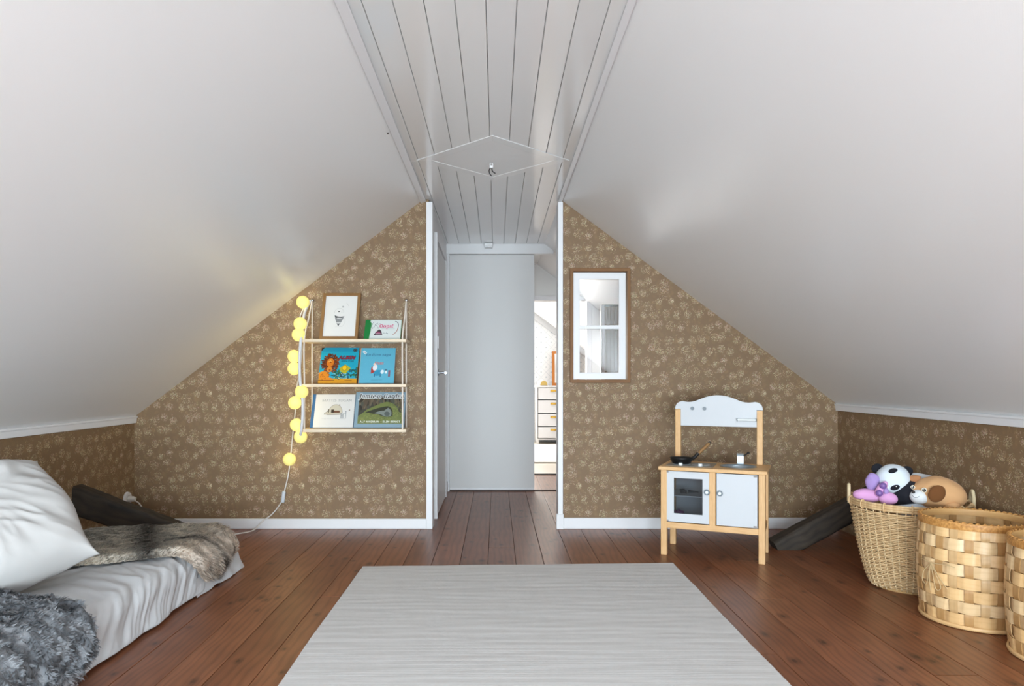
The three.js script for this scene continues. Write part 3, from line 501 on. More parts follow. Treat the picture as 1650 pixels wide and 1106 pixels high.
book('white book with a blue spine and a small drawn hut on the bottom shelf', -1.222, -0.94, SH.y[2], 0.236, -4.675, 0.014, 0x2c5f92, (c) => {
  c.fillStyle = '#dcdcdb'; c.fillRect(0, 0, 540, 450); c.fillStyle = '#2f6497'; c.fillRect(0, 0, 38, 450);
  lettered(c, 'MATTIS TUGAN', 310, 100, 46, '#9fa3a6', { max: 380, style: '', face: 'sans-serif' });
  c.fillStyle = '#c9c3b2'; c.beginPath(); c.moveTo(160, 268); c.quadraticCurveTo(190, 235, 210, 232); c.quadraticCurveTo(245, 140, 310, 140); c.quadraticCurveTo(380, 150, 390, 250); c.lineTo(370, 275); c.lineTo(200, 280); c.fill(); c.strokeStyle = '#77726a'; c.lineWidth = 4; c.stroke();
  c.fillStyle = '#3a2c22'; c.fillRect(248, 208, 36, 44); c.fillStyle = '#6b4a36'; c.fillRect(284, 222, 74, 30); c.fillStyle = '#54504a'; c.beginPath(); c.ellipse(215, 228, 9, 26, 0, 0, 7); c.fill(); c.fillStyle = '#8b8478'; c.fillRect(160, 266, 215, 9);
  c.fillStyle = '#8f969c'; for (const [x, y, h] of [[372, 270, 58], [400, 276, 52], [432, 240, 92], [386, 288, 40]]) { c.fillRect(x, y, 9, h); c.beginPath(); c.arc(x + 4, y - 6, 7, 0, 7); c.fill(); } c.fillRect(372, 262, 70, 5); c.fillStyle = '#9b8f88'; c.beginPath(); c.arc(348, 146, 9, 0, 7); c.fill(); c.fillRect(470, 208, 18, 16);
  c.strokeStyle = '#a9acae'; c.lineWidth = 4; c.setLineDash([9, 5]); c.beginPath(); c.moveTo(140, 333); c.lineTo(430, 333); c.stroke();
}, 540, 450);
book('grey-blue book with a mossy green cover picture at the right of the bottom shelf', -0.935, -0.605, SH.y[2], 0.25, -4.675, 0.014, 0x5b7484, (c) => {
  const R = mul(21); c.fillStyle = '#86a0b0'; c.fillRect(0, 0, 620, 470); c.fillStyle = '#41423a'; c.fillRect(42, 62, 560, 356);
  for (let i = 0; i < 160; i++) { c.fillStyle = ['#3a332c', '#5a4f42', '#6d6352', '#2f2c28', '#4d5148'][Math.floor(R() * 5)]; c.beginPath(); c.ellipse(50 + R() * 545, 80 + R() * 130, 8 + R() * 14, 20 + R() * 30, 0, 0, 7); c.fill(); }
  c.fillStyle = '#6f7a44'; c.beginPath(); c.moveTo(42, 320); c.quadraticCurveTo(80, 300, 140, 240); c.quadraticCurveTo(300, 150, 390, 130); c.quadraticCurveTo(520, 150, 540, 260); c.lineTo(602, 290); c.lineTo(602, 418); c.lineTo(42, 418); c.fill();
  for (let i = 0; i < 420; i++) { const x = 45 + R() * 550, y = 150 + R() * 262; c.fillStyle = ['rgba(140,146,84,0.5)', 'rgba(84,92,50,0.5)', 'rgba(110,118,66,0.5)', 'rgba(160,150,90,0.35)'][Math.floor(R() * 4)]; if (y > 330 || (y > 330 - (x - 60) * 0.42 && x < 400) || (x >= 400 && y > 150)) { c.beginPath(); c.ellipse(x, y, 4 + R() * 12, 3 + R() * 5, R() * 3, 0, 7); c.fill(); } }
  c.fillStyle = '#35382a'; c.beginPath(); c.moveTo(130, 270); c.quadraticCurveTo(300, 200, 400, 190); c.quadraticCurveTo(480, 200, 470, 320); c.quadraticCurveTo(380, 350, 300, 300); c.quadraticCurveTo(220, 290, 130, 270); c.fill();
  c.fillStyle = '#7c8580'; c.beginPath(); c.moveTo(240, 280); c.quadraticCurveTo(330, 240, 360, 250); c.lineTo(410, 210); c.quadraticCurveTo(470, 250, 450, 320); c.quadraticCurveTo(380, 340, 330, 300); c.fill(); c.fillStyle = '#545c5a'; c.beginPath(); c.ellipse(400, 290, 34, 30, 0.4, 0, 7); c.fill();
  lettered(c, 'Jomteso Garden', 320, 84, 84, '#20262c', { max: 560, stroke: '#e8ecee', lw: 12, face: 'serif', style: 'italic bold' });
  lettered(c, 'ALF HAGMAN – ELIN BENGT', 320, 405, 34, '#e4e8e2', { max: 500 });
}, 620, 470);

// ---------------------------------------------------------------- cotton ball string light
{
  const o = thing('string_light', 'string of ten glowing yellow cotton ball lamps hanging beside the wall shelf', 'string light');
  const balls = [[-1.275, 1.51, -4.70], [-1.265, 1.36, -4.60], [-1.272, 1.288, -4.585], [-1.318, 1.152, -4.65], [-1.318, 1.072, -4.65], [-1.245, 0.922, -4.56], [-1.3, 0.85, -4.60], [-1.3, 0.705, -4.64], [-1.265, 0.63, -4.61], [-1.375, 0.470, -4.74]];
  const R = mul(31), thread = dataTex(256, 128, (u, v) => { const a = u * 6.2832, s = 128 + 55 * Math.sin(a * 3 + 14 * v + 3 * nz(Math.cos(a) * 2, Math.sin(a) * 2, v * 3)) * Math.sin(a * 9 - 30 * v) + 40 * nz(Math.cos(a) * 9, Math.sin(a) * 9, v * 18); return [s, s, s]; }, false);
  const bm = new THREE.MeshStandardMaterial({ color: 0xe6da84, roughness: 0.8, emissive: new THREE.Color(1.0, 0.86, 0.26), emissiveIntensity: 0.26, bumpMap: thread, bumpScale: 0.0018 });
  const bg = new THREE.SphereGeometry(0.0425, 32, 22), p = bg.attributes.position;
  for (let i = 0; i < p.count; i++) { const k = 1 + 0.03 * nz(p.getX(i) * 40, p.getY(i) * 40, p.getZ(i) * 40); p.setXYZ(i, p.getX(i) * k, p.getY(i) * k, p.getZ(i) * k); } bg.computeVertexNormals();
  for (const b of balls) {
    const m = part(o, 'ball_lamp', bg, bm, ...b); m.rotation.set(R() * 6, R() * 6, R() * 6);
    const l = new THREE.PointLight(new THREE.Color(1, 0.82, 0.42), 0.011); l.position.set(...b); l.shadow.radius = 1.6; l.castShadow = true; o.add(l); l.name = 'ball_light';
  }
  const cm = std(0xd9d4cf, 0.55);
  part(o, 'cable', tube([V(-1.245, 1.525, -4.765), V(-1.258, 1.44, -4.68), V(-1.252, 1.33, -4.60), V(-1.25, 1.24, -4.555), V(-1.256, 1.1, -4.552), V(-1.25, 0.97, -4.55), V(-1.238, 0.88, -4.552), V(-1.236, 0.78, -4.552), V(-1.245, 0.68, -4.552), V(-1.275, 0.6, -4.62)], 0.0095, 90, 10), std(0xdcdcde, 0.6));
  part(o, 'cable', tube([V(-1.25, 1.53, -4.75), V(-1.285, 1.4, -4.66), V(-1.262, 1.2, -4.63), V(-1.29, 1.02, -4.66), V(-1.32, 0.92, -4.70), V(-1.335, 0.8, -4.74), V(-1.36, 0.65, -4.77), V(-1.376, 0.5, -4.775), V(-1.395, 0.36, -4.78), V(-1.42, 0.25, -4.778), V(-1.435, 0.19, -4.776), V(-1.5, 0.10, -4.768), V(-1.56, 0.055, -4.755), V(-1.6, 0.008, -4.72), V(-1.66, 0.007, -4.6), V(-1.78, 0.007, -4.52), V(-1.95, 0.008, -4.55), V(-2.15, 0.015, -4.66), V(-2.3, 0.09, -4.72), V(-2.37, 0.19, -4.715), V(-2.40, 0.205, -4.70)], 0.0042, 200, 8), cm);
  const s = part(o, 'switch', rbox(0.024, 0.078, 0.018, 0, 0, 0, 0.008, 3), std(0xc9cfd6, 0.4), -1.425, 0.215, -4.772); s.rotation.z = -0.14;
}
{
  const o = thing('wall_socket', 'round white wall socket on the left knee wall near the corner', 'socket', [XL, 0.215, -4.69]);
  part(o, 'socket_plate', cyl(0.044, 0.047, 0.012, 0, 0, 0, 36).rotateZ(-Math.PI / 2).translate(0.006, 0, 0), M.trim);
  part(o, 'rosette', new THREE.TorusGeometry(0.022, 0.003, 8, 30).rotateY(Math.PI / 2).translate(0.013, 0, 0), std(0xd0d0d0, 0.5));
  const p2 = thing('plug', 'white plug of the string light sticking in the left wall socket', 'plug', [XL + 0.014, 0.215, -4.69]);
  part(p2, 'plug_body', mergeGeometries([cyl(0.019, 0.018, 0.03, 0, 0, 0, 24).rotateZ(Math.PI / 2).translate(0.015, 0, 0), cyl(0.012, 0.016, 0.014, 0, 0, 0, 20).rotateZ(-Math.PI / 2).translate(0.037, 0, 0)]), std(0xe4e2de, 0.45));
}

// ---------------------------------------------------------------- toy kitchen
const KY = -24 * Math.PI / 180;
const kitchenAt = (x, y, z) => [1.259 + Math.cos(KY) * x + Math.sin(KY) * z, y, -4.11 - Math.sin(KY) * x + Math.cos(KY) * z];
{
  const o = thing('toy_kitchen', 'white and birch toy kitchen with oven, sink and scalloped top against the right wall', 'toy kitchen', [1.259, 0, -4.11], KY);
  const white = std(0xcbced2, 0.42), grey = std(0x76828a, 0.4), pale = std(0xe6eaec, 0.4), ctr = std(0x9c917f, 0.35, { map: pineTex });
  const leg = (x, z) => part(o, 'leg', rbox(0.034, 0.485, 0.034, x, 0.2425, z, 0.003), M.pine);
  leg(-0.263, 0.143); leg(0.263, 0.143); leg(-0.263, -0.143); leg(0.263, -0.143);
  part(o, 'worktop', (() => { let s = poly([[-0.291, -0.168], [0.291, -0.168], [0.291, 0.172], [-0.291, 0.172]], [Array.from({ length: 40 }, (_, i) => [0.125 + 0.088 * Math.cos(-i * Math.PI / 20), -0.01 + 0.088 * Math.sin(-i * Math.PI / 20)])]); return new THREE.ExtrudeGeometry(s, { depth: 0.014, bevelEnabled: true, bevelSize: 0.003, bevelThickness: 0.003, bevelSegments: 2, bevelOffset: -0.003 }).rotateX(-Math.PI / 2).scale(1, 1, -1).translate(0, 0.488, 0); })(), M.pine);
  o.children[o.children.length - 1].geometry = (() => { // hole stays where the bowl is: mirror-safe rebuild
    const s = poly([[-0.291, -0.172], [0.291, -0.172], [0.291, 0.168], [-0.291, 0.168]], [Array.from({ length: 40 }, (_, i) => [0.125 + 0.088 * Math.cos(-i * Math.PI / 20), 0.01 + 0.088 * Math.sin(-i * Math.PI / 20)])]);
    return new THREE.ExtrudeGeometry(s, { depth: 0.014, bevelEnabled: true, bevelSize: 0.003, bevelThickness: 0.003, bevelSegments: 2, bevelOffset: -0.003 }).rotateX(-Math.PI / 2).translate(0, 0.488, 0); })();
  part(o, 'rail', rbox(0.494, 0.034, 0.024, 0, 0.172, 0.146, 0.003), M.pine);
  part(o, 'rail', rbox(0.024, 0.034, 0.26, 0.263, 0.172, 0, 0.003), M.pine); part(o, 'rail', rbox(0.024, 0.034, 0.26, -0.263, 0.172, 0, 0.003), M.pine);
  part(o, 'stile', rbox(0.034, 0.30, 0.024, 0.004, 0.336, 0.146, 0.003), M.pine);
  for (const s of [-1, 1]) part(o, 'side_panel', box(0.008, 0.3, 0.262, s * 0.263, 0.338, 0), M.pine);
  part(o, 'back_panel', box(0.494, 0.3, 0.006, 0, 0.338, -0.145), white);
  part(o, 'cabinet_floor', box(0.50, 0.01, 0.27, 0, 0.185, -0.005), white);
  part(o, 'oven_shelf', rbox(0.235, 0.006, 0.22, -0.13, 0.333, 0.0, 0.002), pale);
  part(o, 'partition', box(0.008, 0.29, 0.25, 0.004, 0.335, 0), white);
  // doors
  const dl = part(o, 'door', slab([[-0.128, -0.143], [0.128, -0.143], [0.128, 0.143], [-0.128, 0.143]], 0.012, [[[-0.079, -0.096], [0.079, -0.096], [0.079, 0.105], [-0.079, 0.105]]]), white, -0.128, 0.337, 0.143); dl.userData.label = 'white oven door with a window';
  part(dl, 'door_window', box(0.166, 0.208, 0.002, 0, 0.0045, 0.004), new THREE.MeshPhysicalMaterial({ color: 0xd2d5d8, roughness: 0.02, transmission: 1, thickness: 0, ior: 1.45 }));
  const dr = part(o, 'door', rbox(0.214, 0.288, 0.012, 0, 0, 0, 0.002), white, 0.133, 0.336, 0.149); dr.userData.label = 'plain white cupboard door';
  const knob = () => new THREE.LatheGeometry([[0.0001, 0.014], [0.006, 0.014], [0.0095, 0.0125], [0.011, 0.016], [0.0155, 0.016], [0.0165, 0.012], [0.013, 0.004], [0.008, 0], [0.0001, 0]].reverse().map((q) => new THREE.Vector2(q[0], q[1])), 28).rotateX(Math.PI / 2);
  part(dl, 'knob', knob(), grey, 0.104, 0.035, 0.012); part(dl, 'knob_cap', cyl(0.0085, 0.0085, 0.004, 0, 0, 0, 20).rotateX(Math.PI / 2), pale, 0.104, 0.035, 0.0265);
  part(dr, 'knob', knob(), grey, -0.088, 0.035, 0.006); part(dr, 'knob_cap', cyl(0.0085, 0.0085, 0.004, 0, 0, 0, 20).rotateX(Math.PI / 2), pale, -0.088, 0.035, 0.0205);
  for (const [d, x, y] of [[dl, -0.117, 0.138], [dl, -0.117, -0.138], [dr, 0.096, 0.137], [dr, 0.096, -0.137]]) part(d, 'hinge', rbox(0.018, 0.008, 0.006, x, y, d === dl ? 0.0125 : 0.0065, 0.002), std(0x8d8683, 0.5));
  // upper part
  for (const s of [-1, 1]) part(o, 'post', rbox(0.032, 0.315, 0.026, s * 0.233, 0.505 + 0.1575, -0.143, 0.003), M.pine);
  const sh = new THREE.Shape(); sh.moveTo(-0.217, 0.722); sh.lineTo(0.217, 0.722); sh.lineTo(0.217, 0.822); sh.lineTo(0.250, 0.822); sh.quadraticCurveTo(0.250, 0.866, 0.205, 0.870); sh.bezierCurveTo(0.12, 0.850, 0.105, 0.905, 0, 0.907); sh.bezierCurveTo(-0.105, 0.905, -0.12, 0.850, -0.205, 0.870); sh.quadraticCurveTo(-0.250, 0.866, -0.250, 0.822); sh.lineTo(-0.217, 0.822); sh.closePath();
  const up = part(o, 'top_panel', new THREE.ExtrudeGeometry(sh, { depth: 0.01, bevelEnabled: true, bevelSize: 0.002, bevelThickness: 0.002, bevelSegments: 2, bevelOffset: -0.002, curveSegments: 24 }), white, 0, 0, -0.143);
  for (const x of [-0.148, -0.078]) { const k = part(up, 'dial', cyl(0.0095, 0.011, 0.012, 0, 0, 0, 24).rotateX(Math.PI / 2), std(0x7d878e, 0.35), x, 0.827, 0.018); }
  part(up, 'towel_rail', cyl(0.008, 0.008, 0.10, 0, 0, 0, 18).rotateZ(Math.PI / 2), pale, 0.163, 0.765, 0.03);
  for (const x of [0.112, 0.213]) part(up, 'rail_bracket', rbox(0.008, 0.016, 0.03, x, 0.765, 0.02, 0.002), grey);
  // hob: two round plates with knobs, strip
  for (const x of [-0.185, -0.075]) { part(o, 'hob_plate', new THREE.LatheGeometry([[0.0001, 0.004], [0.043, 0.004], [0.049, 0.006], [0.053, 0.003], [0.053, 0]].map((q) => new THREE.Vector2(...q)), 40), std(0xaab4bb, 0.35), x, 0.505, 0.03); part(o, 'hob_button', cyl(0.011, 0.012, 0.016, 0, 0, 0, 22), pale, x + 0.005, 0.514, 0.093); }
  part(o, 'hob_panel', rbox(0.26, 0.004, 0.2, -0.13, 0.5065, 0.02, 0.002), std(0x8a8378, 0.35));
  // sink and tap
  part(o, 'sink_bowl', new THREE.LatheGeometry([[0.0001, -0.048], [0.05, -0.048], [0.075, -0.038], [0.085, -0.005], [0.088, 0.002], [0.1, 0.003], [0.101, 0.0], [0.09, -0.002], [0.087, -0.012], [0.078, -0.041], [0.05, -0.051], [0.0001, -0.051]].map((q) => new THREE.Vector2(...q)), 48), std(0xa9b6be, 0.3, { metalness: 0.75 }), 0.125, 0.5055, -0.01);
  const tapPts = []; for (let i = 0; i <= 20; i++) { const t = i / 20; tapPts.push(t < 0.55 ? [0, t / 0.55 * 0.05] : [0.022 * (1 - Math.cos((t - 0.55) / 0.45 * Math.PI * 0.8)), 0.05 + 0.016 * Math.sin((t - 0.55) / 0.45 * Math.PI * 0.8)]); }
  const tp = [...tapPts, ...tapPts.map(([a, b]) => [a - 0.004, b + 0.001]).reverse()];
  part(o, 'tap', slab(tp, 0.036).rotateY(-Math.PI / 2).translate(0.018, 0, 0), std(0xc3ccd2, 0.3, { metalness: 0.6 }), 0.128, 0.505, -0.118);
  part(o, 'tap_lever', mergeGeometries([cyl(0.004, 0.004, 0.03, 0, 0, 0, 12).rotateZ(-0.9).translate(0.012, 0.008, 0), ell(0.008, 0.007, 0.007, 0.026, 0.018, 0, 14)]), M.black, 0.146, 0.556, -0.118);
  // pan on the hob
  const pan = thing('toy_pan', 'small black toy frying pan with wooden handle on the toy kitchen hob', 'pan', kitchenAt(-0.185, 0.5115, 0.03), KY + 0.55);
  part(pan, 'bowl', new THREE.LatheGeometry([[0.0001, 0], [0.042, 0], [0.05, 0.006], [0.064, 0.034], [0.066, 0.035], [0.0655, 0.031], [0.052, 0.004], [0.042, 0.003], [0.0001, 0.003]].map((q) => new THREE.Vector2(...q)), 44), M.black);
  part(pan, 'handle_socket', tube([V(0.058, 0.024, 0), V(0.08, 0.036, 0), V(0.102, 0.058, 0)], 0.010, 16, 12), M.black);
  part(pan, 'handle', (() => { const g = new THREE.CapsuleGeometry(0.0095, 0.075, 6, 14); g.rotateZ(-0.85); return g.translate(0.136, 0.085, 0); })(), M.oak);
  part(pan, 'handle_ring', new THREE.TorusGeometry(0.007, 0.0025, 8, 20).translate(0.172, 0.117, 0), M.black);
  // things behind the oven window
  const tg = thing('toy_utensil', 'dark toy utensils lying on the shelf inside the toy oven', 'utensil', kitchenAt(-0.13, 0.336, 0.03), KY);
  part(tg, 'tongs', mergeGeometries([rbox(0.07, 0.006, 0.012, 0, 0.012, 0, 0.003).rotateZ(0.08), rbox(0.06, 0.006, 0.012, 0.012, 0.02, 0.014, 0.003).rotateZ(-0.1), rbox(0.02, 0.018, 0.016, -0.03, 0.012, 0.01, 0.004), cyl(0.016, 0.012, 0.024, -0.052, 0.013, -0.01, 18)]), std(0x2d2f33, 0.5));
  const pk = thing('toy_cup', 'purple toy cup on the bottom inside the toy oven', 'cup', kitchenAt(-0.195, 0.1905, 0.06), KY);
  part(pk, 'cup_body', new THREE.LatheGeometry([[0.0001, 0], [0.038, 0], [0.042, 0.01], [0.026, 0.05], [0.022, 0.052], [0.036, 0.012], [0.0001, 0.006]].map((q) => new THREE.Vector2(...q)), 32), std(0x8a3f86, 0.5)); part(pk, 'cup_knob', ell(0.008, 0.006, 0.008, 0, 0.054, 0, 14), std(0x8a3f86, 0.5));
}

// ---------------------------------------------------------------- baskets
{
  // wicker basket: stakes and woven rods
  const o = thing('wicker_basket', 'tall wicker basket of woven rods full of plush toys by the right knee wall', 'basket', [2.0, 0, -3.46], 0); o.scale.set(0.955, 1, 0.955);
  const prof = (t) => 0.165 + 0.1 * Math.pow(t, 0.62), Hh = 0.40, N = 44, rods = [], rows = 42, R = mul(15);
  const sq = (th, t) => 1 + (1 - t) * 0.06 * Math.cos(4 * th);
  for (let r = 0; r < rows; r++) {
    const t = (r + 0.5) / rows, y = 0.012 + t * (Hh - 0.03), seg = 176, pts = [];
    for (let k = 0; k < seg; k++) { const th = k / seg * 6.2832, q = prof(t) * sq(th, t) + 0.0045 * Math.cos(N / 2 * th + (r % 2) * Math.PI) + 0.0012 * nz(th * 6, r); pts.push(V(Math.cos(th) * q, y + 0.0022 * nz(Math.cos(th) * 4, Math.sin(th) * 4, r * 1.7), Math.sin(th) * q)); }
    rods.push(tube(pts, 0.0041, seg, 5, true));
  }
  const rodTex = dataTex(512, 64, (u, v) => { const n = nz(u * 60, v * 3, 1), m = nz(u * 14, v * 2, 5); return mixc([228, 198, 152], [186, 148, 102], clamp(0.4 + 0.5 * n + 0.5 * m, 0, 1)); }, true);
  rodTex.repeat.set(3, 1); const rodM = std(0xffffff, 0.6, { map: rodTex });
  for (let r = 0; r < rows; r++) { const uv = rods[r].attributes.uv, s = R(); for (let i = 0; i < uv.count; i++) uv.setX(i, uv.getX(i) + s); }
  const wv = part(o, 'weave', mergeGeometries(rods), rodM); wv.userData.kind = 'stuff';
  const stakes = [];
  for (let k = 0; k < N; k++) { const th = (k) / N * 6.2832, pts = []; for (let i = 0; i <= 42; i++) { const t = i / 42, q = prof(t) * sq(th, t) - 0.003 * Math.cos(N / 2 * th + (i % 2) * Math.PI) ; pts.push(V(Math.cos(th) * q, 0.006 + t * (Hh - 0.012), Math.sin(th) * q)); } stakes.push(tube(pts, 0.0036, 84, 5)); }
  const stk = part(o, 'stakes', mergeGeometries(stakes), std(0xdcc298, 0.65)); stk.userData.kind = 'stuff';
  part(o, 'base', cyl(0.155, 0.165, 0.012, 0, 0.006, 0, 48), std(0xbd9a68, 0.7));
  for (let k = 0; k < 3; k++) part(o, 'rim_rod', tube(Array.from({ length: 60 }, (_, i) => V(Math.cos(i / 60 * 6.2832) * (0.268 + 0.002 * Math.sin(i * 2)), Hh + 0.006 + k * 0.011 - 0.011, Math.sin(i / 60 * 6.2832) * (0.268 + 0.002 * Math.sin(i * 2)))), 0.0066, 120, 7, true), rodM);
  const lash = []; for (let k = 0; k < 14; k++) { const th = k / 14 * 6.2832 + 0.25; lash.push(new THREE.TorusGeometry(0.019, 0.004, 6, 18).scale(0.7, 1.05, 1).rotateY(-th).translate(Math.cos(th) * 0.268, Hh + 0.006, Math.sin(th) * 0.268)); }
  part(o, 'rim_lashing', mergeGeometries(lash), rodM);
  for (const [th, nm] of [[Math.PI + 0.42, 0], [0.36, 1]]) { const c = Math.cos(th), s = Math.sin(th), pts = []; for (let i = 0; i <= 16; i++) { const a = Math.PI * i / 16, w = 0.035 * Math.cos(a); pts.push(V(c * 0.274 - s * w, Hh - 0.01 + 0.085 * Math.sin(a), s * 0.274 + c * w)); } part(o, 'rope_handle', tube(pts, 0.0085, 60, 8), std(0xd9c6a0, 0.8)); }
}
const chipTexA = woodTex(61, [232, 200, 154], [216, 180, 132], { w: 64, h: 256, knots: 0, rings: 3, fine: 40, contrast: 0.9 }), chipTexB = woodTex(67, [208, 172, 124], [188, 150, 102], { w: 64, h: 256, knots: 0, rings: 3, fine: 40 });
const chipMats = [0xffffff, 0xf6ead8, 0xfff6e6].map((c) => std(c, 0.42, { map: chipTexA })), staveMats = [0xffffff, 0xeadcc8].map((c) => std(c, 0.46, { map: chipTexB }));
const rimTex = dataTex(256, 64, (u, v) => mixc([214, 160, 92], [168, 112, 52], clamp(0.45 + 0.7 * nz(u * 40, v * 10) + 0.4 * nz(u * 160, v * 20), 0, 1)), true, 4, 1);
function chipBasket(label, x, z, turn, bow) {
  const o = thing('chip_basket', label, 'basket', [x, 0, z], turn), N = 24, rows = 8, rh = 0.0495, A = 0.0042, R = mul(50 + Math.round(x * 100 - z * 10)), Rad = (y) => 0.205 + 0.014 * Math.sin(clamp(y / 0.42, 0, 1) * Math.PI) + 0.004 * (y / 0.42);
  o.scale.set(0.95, 1, 0.95);
  const wavy = (th, r) => Math.tanh(2.2 * Math.cos(N / 2 * th + (r % 2) * Math.PI)) / Math.tanh(2.2);
  for (let r = 0; r < rows; r++) {
    const M_ = 192, pos = [], uv = [], idx = [], y0 = 0.016 + r * rh, y1 = y0 + rh - 0.003, t = 0.0026;
    for (let k = 0; k <= M_; k++) {
      const th = k / M_ * 6.2832, w = A * wavy(th, r), tilt = 0.0012 * nz(Math.cos(th) * 3, Math.sin(th) * 3, r);
      for (const [dr, y, v] of [[t / 2, y0 + tilt, 0], [t / 2, y1 + tilt, 1], [-t / 2, y1 + tilt, 1], [-t / 2, y0 + tilt, 0]]) { const mid = (v ? -0.0008 : -0.0008), q = Rad(y) + w + dr + mid; pos.push(Math.cos(th) * q, y, Math.sin(th) * q); uv.push(v * 0.8, k / M_ * 5 + r * 0.37); }
    }
    for (let k = 0; k < M_; k++) for (let s = 0; s < 4; s++) { const a = k * 4 + s, b = k * 4 + (s + 1) % 4; idx.push(a, b, a + 4, b, b + 4, a + 4); }
    let g = new THREE.BufferGeometry(); g.setAttribute('position', new THREE.Float32BufferAttribute(pos, 3)); g.setAttribute('uv', new THREE.Float32BufferAttribute(uv, 2)); g.setIndex(idx); g = toCreasedNormals(g, 0.9);
    part(o, 'weave_strip', g, chipMats[Math.floor(R() * 3)]);
  }
  for (let k = 0; k < N; k++) {
    const th0 = k / N * 6.2832, hw = 0.0155, pos = [], uv = [], idx = [], S = 48, t = 0.0022;
    for (let i = 0; i <= S; i++) {
      const y = 0.006 + i / S * 0.404, f = (y - 0.016) / rh - 0.5, r0 = Math.floor(f), fr = sstep(0.3, 0.7, f - r0), wA = -A * ((r0 % 2 ? -1 : 1) * Math.cos(N / 2 * th0)), w = wA * (1 - fr) + -wA * fr, ew = w * 0.95;
      for (const [s, dr] of [[-1, t / 2], [1, t / 2], [1, -t / 2], [-1, -t / 2]]) { const q = Rad(y) + ew + dr, th = th0 + s * hw / Rad(y); pos.push(Math.cos(th) * q, y, Math.sin(th) * q); uv.push(s * 0.3 + 0.5, y * 2 + k * 0.21); }
    }
    for (let i = 0; i < S; i++) for (let s = 0; s < 4; s++) { const a = i * 4 + s, b = i * 4 + (s + 1) % 4; idx.push(a, a + 4, b, b, a + 4, b + 4); }
    let g = new THREE.BufferGeometry(); g.setAttribute('position', new THREE.Float32BufferAttribute(pos, 3)); g.setAttribute('uv', new THREE.Float32BufferAttribute(uv, 2)); g.setIndex(idx); g = toCreasedNormals(g, 0.9);
    part(o, 'stave', g, staveMats[k % 2]);
  }
  part(o, 'base', cyl(0.2, 0.203, 0.012, 0, 0.008, 0, 48), staveMats[0]);
  part(o, 'base_hoop', new THREE.TorusGeometry(0.212, 0.006, 8, 72).rotateX(Math.PI / 2).scale(1, 1.5, 1).translate(0, 0.01, 0), chipMats[1]);
  part(o, 'rim_hoop', new THREE.LatheGeometry([[0.2155, 0.398], [0.2185, 0.398], [0.2195, 0.418], [0.218, 0.426], [0.2155, 0.427], [0.2145, 0.42], [0.2155, 0.398]].map((q) => new THREE.Vector2(...q)), 96), std(0xffffff, 0.5, { map: rimTex }));
  part(o, 'rim_hoop', new THREE.LatheGeometry([[0.2, 0.398], [0.203, 0.398], [0.204, 0.424], [0.201, 0.426], [0.199, 0.42], [0.2, 0.398]].map((q) => new THREE.Vector2(...q)), 96), std(0xf3dfc0, 0.5, { map: chipTexA }));
  const bind = []; const RB = mul(70); for (let i = 0; i <= 260; i++) { const th = i / 260 * 6.2832; bind.push(V(Math.cos(th) * (0.2095 + 0.006 * Math.sin(i * 1.3)), 0.424 + 0.004 * Math.cos(i * 1.3) + 0.001 * nz(i * 0.3), Math.sin(th) * (0.2095 + 0.006 * Math.sin(i * 1.3)))); }
  part(o, 'rim_binding', tube(bind, 0.0042, 520, 6, false), std(0xffffff, 0.7, { map: rimTex }));
  if (bow) {
    const tw = std(0xc9ad80, 0.8), c = [], a0 = bow, at = (da, y, k = 0.012) => V(Math.cos(a0 + da) * (Rad(y) + k), y, Math.sin(a0 + da) * (Rad(y) + k));
    part(o, 'string_bow', mergeGeometries([tube([at(0.35, 0.245, 0.006), at(0.25, 0.25), at(0, 0.246, 0.014), at(-0.3, 0.252), at(-0.42, 0.247, 0.006)], 0.0018, 30, 6), tube([at(0, 0.246, 0.015), at(0.2, 0.2), at(0.24, 0.16), at(0.14, 0.15), at(0.08, 0.2), at(0, 0.246, 0.015)], 0.0018, 40, 6), tube([at(0, 0.246, 0.015), at(-0.1, 0.2), at(-0.18, 0.15), at(-0.1, 0.14), at(-0.03, 0.2), at(0, 0.246, 0.015)], 0.0018, 40, 6), tube([at(0, 0.246, 0.015), at(-0.16, 0.2, 0.016), at(-0.3, 0.155)], 0.0018, 20, 6), tube([at(0, 0.246, 0.015), at(0.05, 0.19, 0.014), at(0.03, 0.13)], 0.0018, 20, 6)]), tw);
  }
  return o;
}
chipBasket('empty round chip-wood basket with a small string bow in front of the wicker basket', 2.005, -2.99, 0.1, 3.0);
chipBasket('nearest chip-wood basket, cut off by the right edge of the picture', 2.072, -2.545, 0.22, 0);

